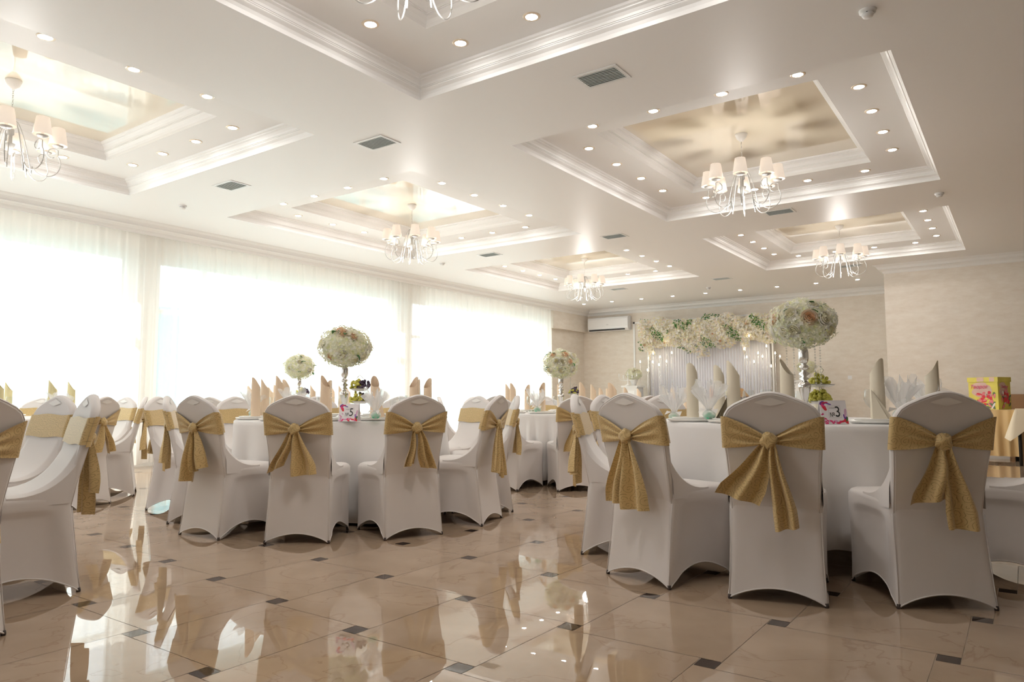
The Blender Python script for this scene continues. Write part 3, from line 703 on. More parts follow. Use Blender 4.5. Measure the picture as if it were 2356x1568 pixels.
# tulle favours with mint candies
def favour(x, y, z, label, gp, sc=1., lilac=False):
    f = empty('wrapped_favour', (x, y, z)); f.scale = (sc, sc, sc); tag(f, label, 'favour', gp); r = random.Random(int(x * 100))
    for k in range(5):
        a = k * 2 * PI / 4; rad_ = .014 if k < 4 else 0
        s = MB(); s.sphere((rad_ * cos(a), rad_ * sin(a), (.013 + (.010 if k == 4 else 0))), .013, 10, 7, sq=(1, 1, .9)); s.build('candy', 'purple' if lilac and k % 2 else ('lilac' if lilac else 'candy'), f)
    t = MB(); ph = r.uniform(0, 6)
    def g(u, v):
        th = 2 * PI * u
        if v < .45: q = v / .45; rr = .028 * sin(PI * (.12 + .80 * q)) + .004; zz = .048 * q
        else: q = (v - .45) / .55; rr = .010 + .052 * q ** .8; zz = .048 + .105 * q
        w = 1 + (.34 * sin(6 * th + ph + 2 * v) + .26 * sin(13 * th + 2 * ph - 3 * v) + .14 * sin(23 * th)) * (max(0, v - .4) * 1.7)
        return (rr * w * cos(th), rr * w * sin(th), zz * (1 + ((.30 * sin(5 * th + ph) + .28 * sin(11 * th + 3)) * max(0, v - .5))))
    t.grid(g, 110, 14, wrapu=True); t.build('tulle', 'tulle', f)
    b = MB(); b.lathe([(.010, .042), (.014, .048), (.010, .054)], 12); b.add([(.010, -.012, .048), (.046, -.03, .028), (.048, -.008, .052)], [(0, 1, 2)], 0, False); b.add([(-.010, -.012, .048), (-.044, -.03, .032), (-.040, -.008, .054)], [(0, 1, 2)], 0, False)
    b.build('ribbon', 'white', f)
FV = 'tulle favours with mint candies'
favour(-1.80, 4.30, z3 + .001, 'white tulle favour with mint candies at the left edge of table three', FV, 1.15)
favour(-1.49, 4.07, z3 + .019, 'white tulle favour tied with a tag, front left of table three', FV, 1.2)
favour(-.56, 4.50, z3 + .019, 'white tulle favour on the plate right of the number three card', FV, 1.3)
favour(-.50, 4.30, z3 + .001, 'small lilac sugared favour near the right chair of table three', 'lilac favours', .7, True)
favour(-.46, 4.86, z3 + .019, 'white tulle favour at the right edge of table three', FV, 1.2)
z5 = TB['5'][2]
favour(-5.33, 3.72, z5 + .019, 'fan of white tulle with green candy at the left end of table five', FV, 1.2)
favour(-4.42, 3.43, z5 + .019, 'white tulle favour behind the left chair of table five', FV, 1.2)
favour(-3.86, 3.72, z5 + .019, 'white tulle favour behind the right chair of table five', FV, 1.2)
favour(-4.28, 6.50, TB['9'][2] + .019, 'white tulle favour at the front of the middle far table', FV, 1.3)
favour(-6.88, 2.86, TB['6'][2] + .019, 'white tulle favour at the right rim of the window table', FV, 1.1)

# flower stands: silver baluster stand, flower ball resting on it, crystal strands
PF = [(0, 0), (.075, 0), (.078, .008), (.06, .02), (.03, .045), (.018, .07), (.016, .11), (.024, .15), (.036, .20), (.040, .225), (.020, .245), (.013, .25), (.030, .262), (.013, .274), (.034, .292), (.013, .31), (.026, .325), (.028, .34), (.014, .352), (.024, .366), (.030, .385), (.030, .43), (.022, .465), (.014, .48), (.020, .488), (.014, .496), (.022, .505)]
pm = MB(); pm.lathe(PF, 28); proto('baluster', pm, 'silver', 'stand')
def rose_src():
    mb = MB(); r = random.Random(3)
    for L_, (n, rr, hh, z0) in enumerate([(3, .12, .46, .10), (4, .25, .50, .06), (5, .40, .50, 0), (6, .55, .46, -.04), (7, .68, .36, -.08)]):
        for k in range(n):
            a0 = 2 * PI * k / n + L_ * .7; jj = r.uniform(.92, 1.08)
            def f(u, v, a0=a0, n=n, rr=rr, hh=hh, z0=z0, L_=L_, jj=jj):
                th = a0 + (u - .5) * 2 * PI / n * 1.6; q = v; edge = (2 * u - 1) ** 2
                R_ = rr * jj * (.42 + .62 * sin(PI * (.10 + .55 * q))) + .05 * q * q * L_ * .6 + .035 * (2 * u - 1)
                return (R_ * cos(th), R_ * sin(th), z0 + hh * q * (1 - .22 * edge * q))
            mb.grid(f, 5, 5, 0 if L_ < 3 else 1)
    mb.sphere((0, 0, .02), .30, 8, 5, 1, sq=(1, 1, .6))
    return mb
M['rosewo'] = petal('white_outer_petals', (.95, .93, .87)); M['rosepo'] = petal('pale_outer_petals', (.95, .84, .70))
for k, mk in (('w', ['rosew', 'rosewo']), ('g', ['roseg', 'rosewo']), ('p', ['rosep', 'rosepo'])): proto('rose', rose_src(), mk, 'rose_' + k)
lm = MB()
def lf(u, v): w = .5 * sin(PI * v) ** .7 * (u - .5) * 1.0; return (w, v, .18 * sin(PI * v) + .25 * abs(u - .5))
lm.grid(lf, 4, 6); proto('leaf', lm, 'leaf', 'leaf')
def floret(mb, p, n, s, r, mi=0):
    n = n.normalized(); a = n.orthogonal().normalized(); a.rotate(Matrix.Rotation(r.uniform(0, 6.28), 3, n)); b = n.cross(a)
    vs = [p]
    for k in range(8):
        t = k * PI / 4; q = s if k % 2 == 0 else s * .62
        vs.append(p + (a * cos(t) + b * sin(t)) * q + n * (s * .35 if k % 2 == 0 else s * .1))
    mb.add(vs, [(0, 1 + k, 1 + (k + 1) % 8) for k in range(8)], mi, False)
def ball_mesh(rx, rz, seed, n=950, s=.0150):
    mb = MB(); r = random.Random(seed)
    mb.sphere((0, 0, 0), 1, 20, 12, sq=(rx * .90, rx * .90, rz * .90))
    for k in range(n):
        z = 1 - 2 * (k + .5) / n; ph = k * 2.399963
        q = math.sqrt(1 - z * z); d = Vector((q * cos(ph), q * sin(ph), z))
        lump = 1 + .06 * sin(5 * d.x + seed) * sin(6 * d.y + 1) + .04 * sin(9 * d.z + d.x * 7)
        rr = r.uniform(.93, 1.04) * lump
        floret(mb, Vector((d.x * rx * rr, d.y * rx * rr, d.z * rz * rr)), d + Vector((r.uniform(-.4, .4), r.uniform(-.4, .4), r.uniform(-.4, .4))), s * r.uniform(.8, 1.25), r)
    return mb
proto('hydrangea', ball_mesh(.205, .162, 1), 'hyd', 'ballA'); proto('hydrangea', ball_mesh(.192, .160, 2), 'hyd', 'ballB')
bd = MB()
for k in range(18): bd.sphere((0, 0, -k * .0175), .0052 if k % 3 else .0068, 8, 5, 0)
bd.tube([(0, 0, 0), (0, 0, -.30)], .0006, 4); proto('strand', bd, 'crystal', 'strand')
def orient(d, roll=0.):
    return Vector(d).to_track_quat('Z', 'Y').to_euler()
def flowers(c, zt, ztop, key, seed, label, slabel, roses, leaves, strands=4, scl=1.):
    z0 = zt + .001; hst = ztop - .15 * scl * 2 - z0 + .045
    s = empty('flower_stand', (c[0], c[1], z0)); tag(s, slabel, 'flower stand', 'silver flower stands')
    inst('baluster', SRC['stand'], s, sc=(1, 1, hst / .505))
    b = empty('flower_ball', (c[0], c[1], z0 + hst)); tag(b, label, 'flower arrangement', 'flower balls on silver stands')
    hc = .112 * scl; rx, rz_ = .2 * scl, .152 * scl
    inst('hydrangea', SRC[key], b, (0, 0, hc), (0, 0, seed), scl)
    r = random.Random(seed)
    f2 = Vector((-c[0], -c[1], 0)).normalized(); side = Vector((-f2.y, f2.x, 0))    # f2 points to where people enter (the camera side)
    for (az, el, kind, sz) in roses:      # azimuth in degrees to the right of the near side, elevation
        a = math.radians(az); e = math.radians(el); d = (f2 * cos(a) + side * -sin(-a)) * cos(e) + Vector((0, 0, 1)) * sin(e)
        p = Vector((d.x * rx * .93, d.y * rx * .93, d.z * rz_ * .93 + hc))
        inst('rose', SRC['rose_' + kind], b, p, orient(d), sz * scl * 1.12)
    for k in range(leaves):
        a = r.uniform(0, 6.28); e = r.uniform(-.8, 1.1); d = Vector((cos(a) * cos(e), sin(a) * cos(e), sin(e)))
        p = Vector((d.x * rx * .95, d.y * rx * .95, d.z * rz_ * .95 + hc)); t = d.orthogonal(); t.rotate(Matrix.Rotation(r.uniform(0, 6.28), 3, d)); t = (t + d * .6).normalized()
        o = inst('leaf', SRC['leaf'], b, p, t.to_track_quat('Y', 'Z').to_euler(), r.uniform(.035, .07) * scl)
    for k in range(strands):
        a = .6 + k * 2 * PI / strands; inst('crystal_strand', SRC['strand'], b, (rx * .55 * cos(a), rx * .55 * sin(a), hc - rz_ * .82))
R3 = [(12, 8, 'p', .062), (-22, 20, 'w', .06), (-18, -22, 'w', .056), (-38, -26, 'w', .055), (42, 6, 'w', .058), (58, -22, 'g', .06), (-62, 12, 'p', .05), (30, 48, 'w', .05), (-50, 42, 'w', .055), (100, 10, 'w', .06), (180, 0, 'w', .06), (240, 20, 'p', .06), (-90, -20, 'w', .06), (150, 40, 'g', .05)]
flowers(c3, z3, 1.525, 'ballA', 1, 'large ball of white and peach roses and hydrangeas above table three', 'tall silver baluster stand in the middle of table three', R3, 18, 5, .96)
R5 = [(-8, 40, 'p', .058), (22, 30, 'p', .045), (-20, 55, 'p', .05), (-8, -28, 'g', .05), (-45, -35, 'p', .04), (55, -30, 'w', .055), (80, 0, 'w', .055), (-70, 10, 'g', .05), (35, -45, 'g', .045), (160, 10, 'w', .06), (220, 0, 'w', .06)]
flowers(c5, z5, 1.50, 'ballA', 2, 'ball of cream hydrangeas with peach roses above table five', 'silver baluster stand beside the grape tiers on table five', R5, 12, 5, 1.03)
R9 = [(18, 40, 'p', .055), (32, 8, 'p', .042), (-35, 40, 'p', .045), (-50, -28, 'g', .045), (2, -32, 'g', .045), (5, 5, 'w', .052), (60, 35, 'w', .055), (50, -25, 'w', .05), (-15, 10, 'g', .045), (170, 0, 'w', .06)]
flowers(TB['9'][0], .752, 1.465, 'ballB', 3, 'ball of ivory and peach roses with green leaves above the middle far table', 'silver baluster stand on the middle far table', R9, 16, 4, 1.02)
R8 = [(0, 20, 'w', .045), (45, -20, 'w', .045), (-40, -10, 'g', .04), (20, 60, 'w', .04), (170, 0, 'w', .05)]
flowers(TB['8'][0], .752, 1.485, 'ballB', 4, 'smaller looking ball of cream flowers above the table behind number five', 'silver stand partly hidden behind the chair on the table behind number five', R8, 10, 3, 1.0)

# two tier stands with grapes
def bunch(mb, c, rx, ry, h_, n, r, gr=.0125):
    for k in range(n):
        a = r.uniform(0, 6.28); q = math.sqrt(r.random()); zz = r.random() * (1 - q * q * .8)
        mb.sphere((c[0] + rx * q * cos(a), c[1] + ry * q * sin(a), c[2] + .009 + h_ * zz), gr * r.uniform(.85, 1.1), 8, 6, sq=(1, 1, 1.1))
def grapes(x, y, zt, tiers, kinds, label, seed, ht, sc=1.):
    t = empty('tiered_stand', (x, y, zt + .001)); tag(t, label, 'fruit stand', 'tiered fruit stands'); r = random.Random(seed)
    rod = MB(); rod.tube([(0, 0, 0), (0, 0, ht - .07)], .003, 8); rod.lathe([(0, 0), (.03, 0), (.03, .004), (0, .006)], 16); rod.build('rod', 'silver', t)
    hp = [(0, 0, ht - .07), (-.022, 0, ht - .045), (-.028, 0, ht - .03), (-.010, 0, ht - .010), (0, 0, ht), (.010, 0, ht - .010), (.028, 0, ht - .03), (.022, 0, ht - .045), (0, 0, ht - .07)]
    hd_ = MB(); hd_.tube(hp, .0022, 6); ho = hd_.build('handle', 'silver', t); ho.rotation_euler = (0, 0, _y)
    for k, (zz, w) in enumerate(tiers):
        d = MB()
        def dish(u, v, w=w, zz=zz):
            th = 2 * PI * u; sq = 1 / max(abs(cos(th)), abs(sin(th))) ** .6; q = v
            R_ = w * sq * (.0 + q); return (R_ * cos(th), R_ * sin(th), zz + .016 * max(0, q - .6) / .4)
        d.grid(dish, 40, 8, wrapu=True)
        def dish2(u, v): p = dish(u, v); return (p[0] * .98, p[1] * .98, p[2] - .005)
        d.grid(dish2, 40, 8, wrapu=True); do = d.build('tier_dish', 'china', t); do.rotation_euler = (0, 0, _y + .4)
        ca, sa = cos(_y), sin(_y)
        for (kd, off, n) in kinds[k]:
            m_ = MB(); bunch(m_, (x + off * ca * w, y + off * sa * w, zt + .001 + zz + .004), w * .82, w * .74, .082 * sc, int(n * 1.15), r)
            o = m_.build('grape_bunch', kd); tag(o, '%s grapes on the %s tier, %s' % ({'ggrape': 'green', 'dgrape': 'dark'}[kd], ('lower', 'upper')[k] if len(tiers) == 2 else 'top', label.replace('stand', 'stand')[:60].split(' with ')[0]), 'grapes', 'grape bunches')
grapes(-4.470, 4.125, z5, [(.128, .075), (.232, .072)], [[('ggrape', -.3, 46), ('dgrape', .5, 34)], [('ggrape', -.35, 44), ('dgrape', .5, 36)]], 'two tier white fruit stand on table five with green and dark grapes', 5, .36)
grapes(-1.095, 5.047, z3, [(.105, .092), (.215, .08)], [[('ggrape', -.1, 95)], [('ggrape', -.05, 70)]], 'two tier fruit stand on table three with green grapes only', 6, .355)
grapes(-7.58, 6.02, .752, [(.12, .075), (.225, .072)], [[('ggrape', -.2, 40)], [('ggrape', -.5, 22), ('dgrape', .25, 46)]], 'two tier fruit stand on the table behind number five', 7, .36)
grapes(-4.318, 7.358, .752, [(.10, .075), (.205, .072)], [[('ggrape', .0, 40)], [('dgrape', .1, 60), ('ggrape', -.1, 26)]], 'two tier fruit stand on the middle far table', 8, .35)

# number cards
def card(x, y, z, num, label, seed, rz, w=.150, h_=.130):
    c = empty('number_card', (x, y, z + .001), rz); tag(c, label, 'table card', 'table number cards'); r = random.Random(seed)
    tl = math.radians(14)
    T = Matrix.Translation((0, -.018, 0)) @ Matrix.Rotation(-tl, 4, 'X')
    p = MB(); p.box(-w / 2, w / 2, -.0008, .0008, 0, h_, T=T); T2 = Matrix.Translation((0, .044, 0)) @ Matrix.Rotation(tl, 4, 'X'); p.box(-w / 2, w / 2, -.0008, .0008, 0, h_, T=T2); pp = p.build('panel', 'card', c)
    def onface(mb_, poly, mi=0): mb_.add([(a, -.0012, b) for a, b in poly], [tuple(range(len(poly)))], mi, False, T)
    fl = MB(); mats = ['pink', 'purple', 'red', 'lilac', 'leaf']
    def petal(cx, cz, L_, W_, ang, mi):
        n_ = 10; poly = []
        for k in range(n_):
            t = 2 * PI * k / n_; a = L_ * .5 * cos(t); b = W_ * .5 * sin(t) * (1 + .3 * cos(t)); poly.append((max(-w / 2 + .001, min(w / 2 - .001, cx + a * cos(ang) - b * sin(ang))), max(.001, min(h_ - .001, cz + a * sin(ang) + b * cos(ang)))))
        fl.add([(a, -.0012 - .0001 * len(fl.f) / 8, b) for a, b in poly], [tuple(range(n_))], mi, False, T)
    petal(-w * .40, h_ * .88, .035, .022, .3, 1); petal(-w * .36, h_ * .74, .038, .020, -.9, 0); petal(-w * .30, h_ * .90, .04, .010, .1, 2); petal(-w * .33, h_ * .66, .03, .016, -.8, 2); petal(-w * .18, h_ * .86, .04, .007, -.3, 1)
    for k in range(16):
        petal(lerp(-w * .44, w * .44, k / 15), h_ * r.uniform(.03, .14), r.uniform(.012, .026), r.uniform(.007, .013), r.uniform(-.8, .8), r.choice([0, 2, 2, 3, 0]))
    for k in range(6): petal(-w * r.uniform(.30, .46), h_ * r.uniform(.15, .5), .018, .008, r.uniform(0, 3), r.choice([3, 0, 3]))
    petal(w * .40, h_ * .28, .04, .018, -1.1, 1); petal(w * .42, h_ * .46, .05, .014, 1.4, 3); petal(w * .42, h_ * .12, .035, .018, -.8, 2); petal(w * .45, h_ * .2, .03, .010, 1.2, 4)
    fl.build('floral_print', mats, c)
    bx = MB(); x0, x1, q0, q1, t_ = -w * .20, w * .26, h_ * .26, h_ * .78, .0008
    for (a, b, cc, d) in ((x0, x1, q0, q0 + t_), (x0, x1, q1 - t_, q1), (x0, x0 + t_, q0, q1), (x1 - t_, x1, q0, q1)): onface(bx, [(a, cc), (b, cc), (b, d), (a, d)])
    bx.build('frame_line', 'grey', c)
    F_ = T @ Matrix.Translation((0, -.0016, 0))
    def tx(s_, size, px, pz, mk, sx=1.):
        q = text_mesh(s_, size, mk, c, F_ @ Vector((px, 0, pz)), (PI / 2 - tl, 0, 0), 'number' if s_ == num else 'lettering', .0002, sx)
        if s_ == num: q['label'] = 'black numeral ' + {'3': 'three', '5': 'five'}[num]
    tx(num, .082, w * .14, h_ * .50, 'black', .85); tx('\u2116', .034, -w * .07, h_ * .38, 'black', .8); tx('\u0441\u0442\u043e\u043b', .014, -w * .06, h_ * .68, 'grey')
card(-3.985, 3.575, z5, '5', 'floral table card with the number five, standing between the two front chairs', 1, _y - .32 + .1)
card(-.838, 4.165, z3, '3', 'floral table card with the number three, standing right of the centre chair', 2, _y + .10)
# food and small things on table three and the middle far table
def salad(x, y, z, label):
    s = empty('salad_dish', (x, y, z + .001)); tag(s, label, 'dish', 'served dishes'); d = MB(); d.lathe([(0, .0), (.06, .0), (.10, .022), (.097, .024), (.055, .006), (0, .006)], 30); d.build('bowl', 'china', s)
    r = random.Random(3)
    for nm, mk, n in (('greens', 'leaf', 40), ('toppings', 'leather', 40)):
        g_ = MB()
        for k in range(n):
            a = r.uniform(0, 6.3); q = r.uniform(0, .075); g_.sphere((q * cos(a), q * sin(a), .018 + r.uniform(0, .03) * (1 - q / .1)), r.uniform(.006, .013), 6, 4, sq=(1, .7, .5))
        g_.build(nm, mk, s)['kind'] = 'stuff'
salad(-1.36, 4.42, z3, 'dish of salad and cold cuts on table three beside the centre chair')
salad(-4.36, 6.60, .752, 'dish of cold cuts near the flower stand of the middle far table')

# ------------------------------------------------------------------ ceiling fittings
def scroll():
    pts = []
    for k in range(15):
        t = k / 14; pts.append((lerp(.03, .155, t ** .9), 0, .20 - .44 * t ** 1.3 + .02 * sin(PI * t)))
    # big curl: down, out, up to the cup, then a small inward spiral
    cx_, cz_ = .255, -.125
    for k in range(1, 26):
        a = PI + .25 + k / 25 * (PI * 1.12); pts.append((cx_ + .105 * cos(a) * 1.0, 0, cz_ + .115 * sin(a)))
    e = pts[-1]
    for k in range(1, 22):
        t = k / 21; a = .62 + t * 4.6; R_ = .060 * (1 - .62 * t); pts.append((.300 + R_ * cos(a) * 1.0, 0, -.045 + R_ * sin(a)))
    return pts
am = MB(); am.tube(scroll(), .0042, 6); proto('arm', am, 'armw', 'arm')
pm = MB(); pm.lathe([(0, .0), (.012, .0), (.035, .008), (.045, .020), (.040, .020), (.010, .012), (.0, .012)], 20); proto('drip_pan', pm, 'armw', 'pan')
pm = MB(); pm.lathe([(.012, 0), (.012, .075), (0, .075)], 12); proto('candle_sleeve', pm, 'white', 'sleeve')
pm = MB(); pm.lathe([(.070, .0), (.0715, .002), (.050, .148), (.049, .148), (.069, .003)], 28); proto('lamp_shade', pm, 'shadem', 'shade')
pm = MB(); pm.sphere((0, 0, 0), .015, 10, 7, sq=(1, 1, 1.6)); proto('bulb', pm, 'bulb', 'bulb')
CHW = 13.0
def chandelier(x, y, label, a0, shade_z=3.075):
    c = empty('chandelier', (x, y, Z3)); tag(c, label, 'chandelier', 'white chandeliers')
    m_ = MB(); m_.lathe([(0, 0), (.062, 0), (.060, -.012), (.045, -.045), (.016, -.075), (0, -.078)], 28); m_.build('ceiling_cup', 'white', c)
    ch_ = MB(); zz = -.075; k = 0; zend = shade_z + .16 - Z3
    while zz > zend:
        L_ = .022
        pts = [(.006 * cos(t) * (1 if k % 2 else 0), .006 * cos(t) * (0 if k % 2 else 1), zz - L_ / 2 + (L_ / 2 + .003) * sin(t)) for t in [2 * PI * q / 10 for q in range(11)]]
        ch_.tube(pts, .0014, 5); zz -= L_ * .86; k += 1
    ch_.build('chain', 'white', c)
    hb = MB(); hz = shade_z - Z3
    hb.lathe([(0, hz + .175), (.022, hz + .165), (.014, hz + .15), (.010, hz + .11), (.024, hz + .09), (.024, hz + .05), (.012, hz + .04), (.012, hz - .02), (.034, hz - .03), (.036, hz - .036), (.014, hz - .085), (.006, hz - .12), (0, hz - .125)], 20); hb.build('hub', 'armw', c)
    for k in range(8):
        a = a0 + k * PI / 4; ar = empty('arm_unit', (0, 0, hz - .03), a, c)
        COL.objects.unlink(ar); D.objects.remove(ar)
        m4 = (0, 0, hz - .03)
        arm = inst('arm', SRC['arm'], c, m4, (0, 0, a))
        px = .335
        inst('drip_pan', SRC['pan'], arm, (px, 0, .018)); inst('candle_sleeve', SRC['sleeve'], arm, (px, 0, .028)); inst('bulb', SRC['bulb'], arm, (px, 0, .115))
        inst('lamp_shade', SRC['shade'], arm, (px, 0, .042))
    l = D.lights.new('chandelier_light', 'POINT'); l.energy = CHW; l.color = (1, .96, .92); l.shadow_soft_size = .10; l.specular_factor = 0.
    o = D.objects.new('chandelier_light', l); COL.objects.link(o); o.location = (0, 0, hz - .34); o.parent = c
for (x, y, lb, a0) in [(-2.22, 7.17, 'white eight shade chandelier in the front right coffer, the largest seen whole', .25), (-6.78, 7.17, 'white eight shade chandelier in the middle window-side coffer', .1), (-6.75, 11.92, 'smallest white chandelier in the far window-side coffer', .3), (-2.22, 11.95, 'white chandelier in the far right coffer before the back wall', .2), (-6.80, 2.35, 'white chandelier cut by the left picture edge', .35), (-2.22, 2.35, 'white chandelier above the top of the picture, in the near right coffer', .2)]:
    chandelier(x, y, lb, a0)
ll = MB(); ll.lathe([(.040, -.005), (.050, -.006), (.058, -.003), (.060, 0), (.060, .002), (.040, .002)], 28); M['ring'] = mat('warm_satin_ring', (.82, .70, .56), .3, metal=.3); proto('trim_ring', ll, 'ring', 'dring')
ll = MB(); ll.lathe([(0, -.009), (.022, -.008), (.035, -.005), (.041, -.001)], 24); proto('lens', ll, 'down', 'dlens')
def downlight(x, y, z, label, gp):
    d = empty('downlight', (x, y, z)); tag(d, label, 'downlight', gp); inst('trim_ring', SRC['dring'], d); inst('lens', SRC['dlens'], d)
CN = {'near_window': 'near left coffer', 'near_room': 'near right coffer above the camera', 'mid_window': 'middle window-side coffer', 'mid_room': 'middle right coffer', 'far_window': 'far window-side coffer', 'far_room': 'far right coffer'}
for k, c in COF.items():
    x0, x1, y0, y1, cx_, cy_ = c[:6]; gp = 'downlights in the ' + CN[k]
    for i, o_ in enumerate((-.915, -.305, .305, .915)):
        nm = ORD[i]
        downlight(x0 + .345, cy_ + o_, Z2, 'downlight, %s from near, window edge of the %s' % (nm, CN[k]), gp)
        downlight(x1 - .345, cy_ + o_ + .02, Z2, 'downlight, %s from near, inner edge of the %s' % (nm, CN[k]), gp)
        xo = cx_ + o_ + (-.02)
        if k[:4] != 'near': downlight(xo, y0 + .36, Z2, 'downlight, %s from the window, near edge of the %s' % (nm, CN[k]), gp)
        downlight(xo, y1 - .31, Z2, 'downlight, %s from the window, far edge of the %s' % (nm, CN[k]), gp)
for i in range(9): downlight(-8.93 + i * .789, 15.72, CZ, 'round downlight, %s from the window in the row along the back wall' % ORD[i], 'downlights along the back wall')
def vent(x, y, label):
    v = empty('air_vent', (x, y, CZ)); tag(v, label, 'vent', 'square ceiling air vents')
    f = MB(); a, b = .185, .145; zz = -.012
    a, b = .18, .13
    for (p, q, r_, s_) in ((-a, a, -b, -b + .028), (-a, a, b - .028, b), (-a, -a + .028, -b + .028, b - .028), (a - .028, a, -b + .028, b - .028)): f.box(p, q, r_, s_, -.006, -.0005)
    f.build('frame', 'whiteplas', v)
    s_ = MB()
    for k in range(9):
        yy = -b + .04 + k * (2 * b - .08) / 8; T = Matrix.Translation((0, yy, -.0055)) @ Matrix.Rotation(.35, 4, 'X'); s_.box(-a + .02, a - .02, -.0085, .0085, -.0008, .0008, T=T)
    s_.build('louvre', 'slat', v)
    s_ = MB(); s_.box(-a + .02, a - .02, -b + .02, b - .02, -.0015, -.0005); s_.build('recess', 'ventdark', v)
VN = ['nearest', 'middle', 'farthest']
for i, y in enumerate((4.60, 9.37, 14.0)):
    for j, x in enumerate((-2.44, -4.80, -7.10)): vent(x, y, 'white louvred ceiling vent, %s row from the camera, %s' % (VN[i], ['inner side of the room', 'mid ceiling between the coffers', 'window side of the room'][j]))
sd = MB(); sd.lathe([(0, -.045), (.028, -.044), (.034, -.034), (.036, -.026), (.030, -.024), (.030, -.018), (.048, -.016), (.050, 0)], 24)
for (x, y, lb) in [(-.67, 4.74, 'white smoke detector on the ceiling near the top right corner'), (-.69, 9.6, 'white smoke detector by the far right coffer corner'), (-5.42, 14.95, 'white smoke detector near the back row of downlights'), (-8.33, 4.74, 'white smoke detector on the ceiling near the window pillar'), (-8.22, 9.47, 'white smoke detector between the window-side coffers')]:
    d = empty('smoke_detector', (x, y, CZ)); tag(d, lb, 'smoke detector', 'smoke detectors')
    if 'sd' not in SRC: proto('detector_body', sd, 'whiteplas', 'sd'); q = MB(); q.box(-.032, .032, -.004, .004, -.0225, -.0195); q.box(-.004, .004, -.032, .032, -.0225, -.0195); proto('slot', q, 'black', 'slot')
    inst('detector_body', SRC['sd'], d); inst('slot', SRC['slot'], d)

# ------------------------------------------------------------------ the back wall
ac = empty('air_conditioner', (-8.885, YB - .02, 2.70)); tag(ac, 'white wall air conditioner high in the back left corner', 'air conditioner')
m_ = MB(); prof_ = [(0, 0), (-.13, .0), (-.19, .045), (-.205, .10), (-.205, .30), (-.19, .345), (-.15, .365), (0, .37)]
W2 = .59
vs = [(-W2, a, b) for a, b in prof_] + [(W2, a, b) for a, b in prof_]; n_ = len(prof_)
m_.add(vs, [(k, k + 1, n_ + k + 1, n_ + k) for k in range(n_ - 1)] + [tuple(range(n_ - 1, -1, -1)), tuple(range(n_, 2 * n_))], 0, False); m_.build('casing', 'whiteplas', ac)
m_ = MB(); m_.box(-W2 + .04, W2 - .10, -.197, -.150, .018, .050, T=Matrix.Translation((0, -.006, -.010))); m_.build('outlet', 'black', ac)
m_ = MB(); m_.box(-W2 + .04, W2 - .10, -.20, -.192, .052, .057); m_.build('louvre', 'whiteplas', ac)
m_ = MB(); m_.box(-.03, .03, -.207, -.2052, .155, .163); m_.build('badge', 'grey', ac)
# pleated backdrop drape
def drapef(u, v): x = lerp(-7.68, -4.70, u); return (x, YB - .22 + .022 * sin(u * 2 * PI * 46 + .6 * sin(u * 40)) * (.5 + .5 * v), lerp(2.65, .20, v))
m_ = MB(); m_.grid(drapef, 520, 4); tag(m_.build('backdrop_drape', 'drape'), 'white pleated drape hanging behind the head table', 'drape')
m_ = MB(); m_.box(-7.74, -7.70, YB - .26, YB - .20, 0.0, 2.75); m_.box(-4.66, -4.62, YB - .26, YB - .20, 0.0, 2.75); m_.box(-7.74, -4.62, YB - .26, YB - .20, 2.66, 2.70)
tag(m_.build('backdrop_frame', 'white'), 'white frame carrying the drape and flower garland', 'frame')
# garland
gar = empty('flower_garland', (-6.2, YB - .38, 2.55)); tag(gar, 'long garland of cream blossoms, roses and greenery above the head table', 'garland')
r = random.Random(11); bm_ = MB(); lm_ = MB()
def gbot(x): return 2.14 + .10 * sin(x * 2.4 + 1) + .05 * sin(x * 7) - (.18 if -6.35 < x < -6.05 or -5.3 < x < -5.1 or x < -7.45 else 0)
def gtop(x): return 2.88 + .05 * sin(x * 4) + .03 * sin(x * 11)
for k in range(4600):
    x = r.uniform(-7.85, -4.45); z = r.uniform(gbot(x), gtop(x)); zm = (gbot(x) + gtop(x)) / 2; q = abs(z - zm) / ((gtop(x) - gbot(x)) / 2)
    dpt = .19 * math.sqrt(max(0, 1 - q * q)); y = YB - .38 - dpt + .05 * r.random() + .04 * sin(x * 13 + z * 9)
    green = sin(x * 5.1 + 1.2) * sin(z * 9 + x * 2) + .35 * sin(x * 17 + z * 13) > .42
    d = Vector((r.uniform(-.6, .6), -1, (z - zm) * 2 + r.uniform(-.5, .5)))
    if green and r.random() < .72:
        L_ = r.uniform(.03, .055); t = Vector((r.uniform(-1, 1), -.6, r.uniform(-1, 1))).normalized(); s_ = t.cross(Vector((0, 1, 0))).normalized() * L_ * .32; p = Vector((x + 6.2, y - YB + .38 - .02, z - 2.55))
        lm_.add([p, p + t * L_ * .5 + s_, p + t * L_, p + t * L_ * .5 - s_], [(0, 1, 2, 3)], 0, False)
    else: floret(bm_, Vector((x + 6.2, y - YB + .38, z - 2.55)), d, r.uniform(.022, .034), r)
bm_.box(-1.55, 1.5, -.06, .10, -.30, .22)
bm_.build('blossoms', 'blossom', gar)['kind'] = 'stuff'; lm_.build('foliage', 'foliage', gar)['kind'] = 'stuff'
for k in range(46):
    x = r.uniform(-7.75, -4.55); z = r.uniform(gbot(x) + .06, gtop(x) - .05); zm = (gbot(x) + gtop(x)) / 2; q = abs(z - zm) / ((gtop(x) - gbot(x)) / 2)
    y = YB - .40 - .19 * math.sqrt(max(0, 1 - q * q)); inst('rose', SRC['rose_' + r.choice('wwgp')], gar, (x + 6.2, y - YB + .38, z - 2.55), orient((r.uniform(-.3, .3), -1, r.uniform(-.3, .3))), r.uniform(.035, .05))
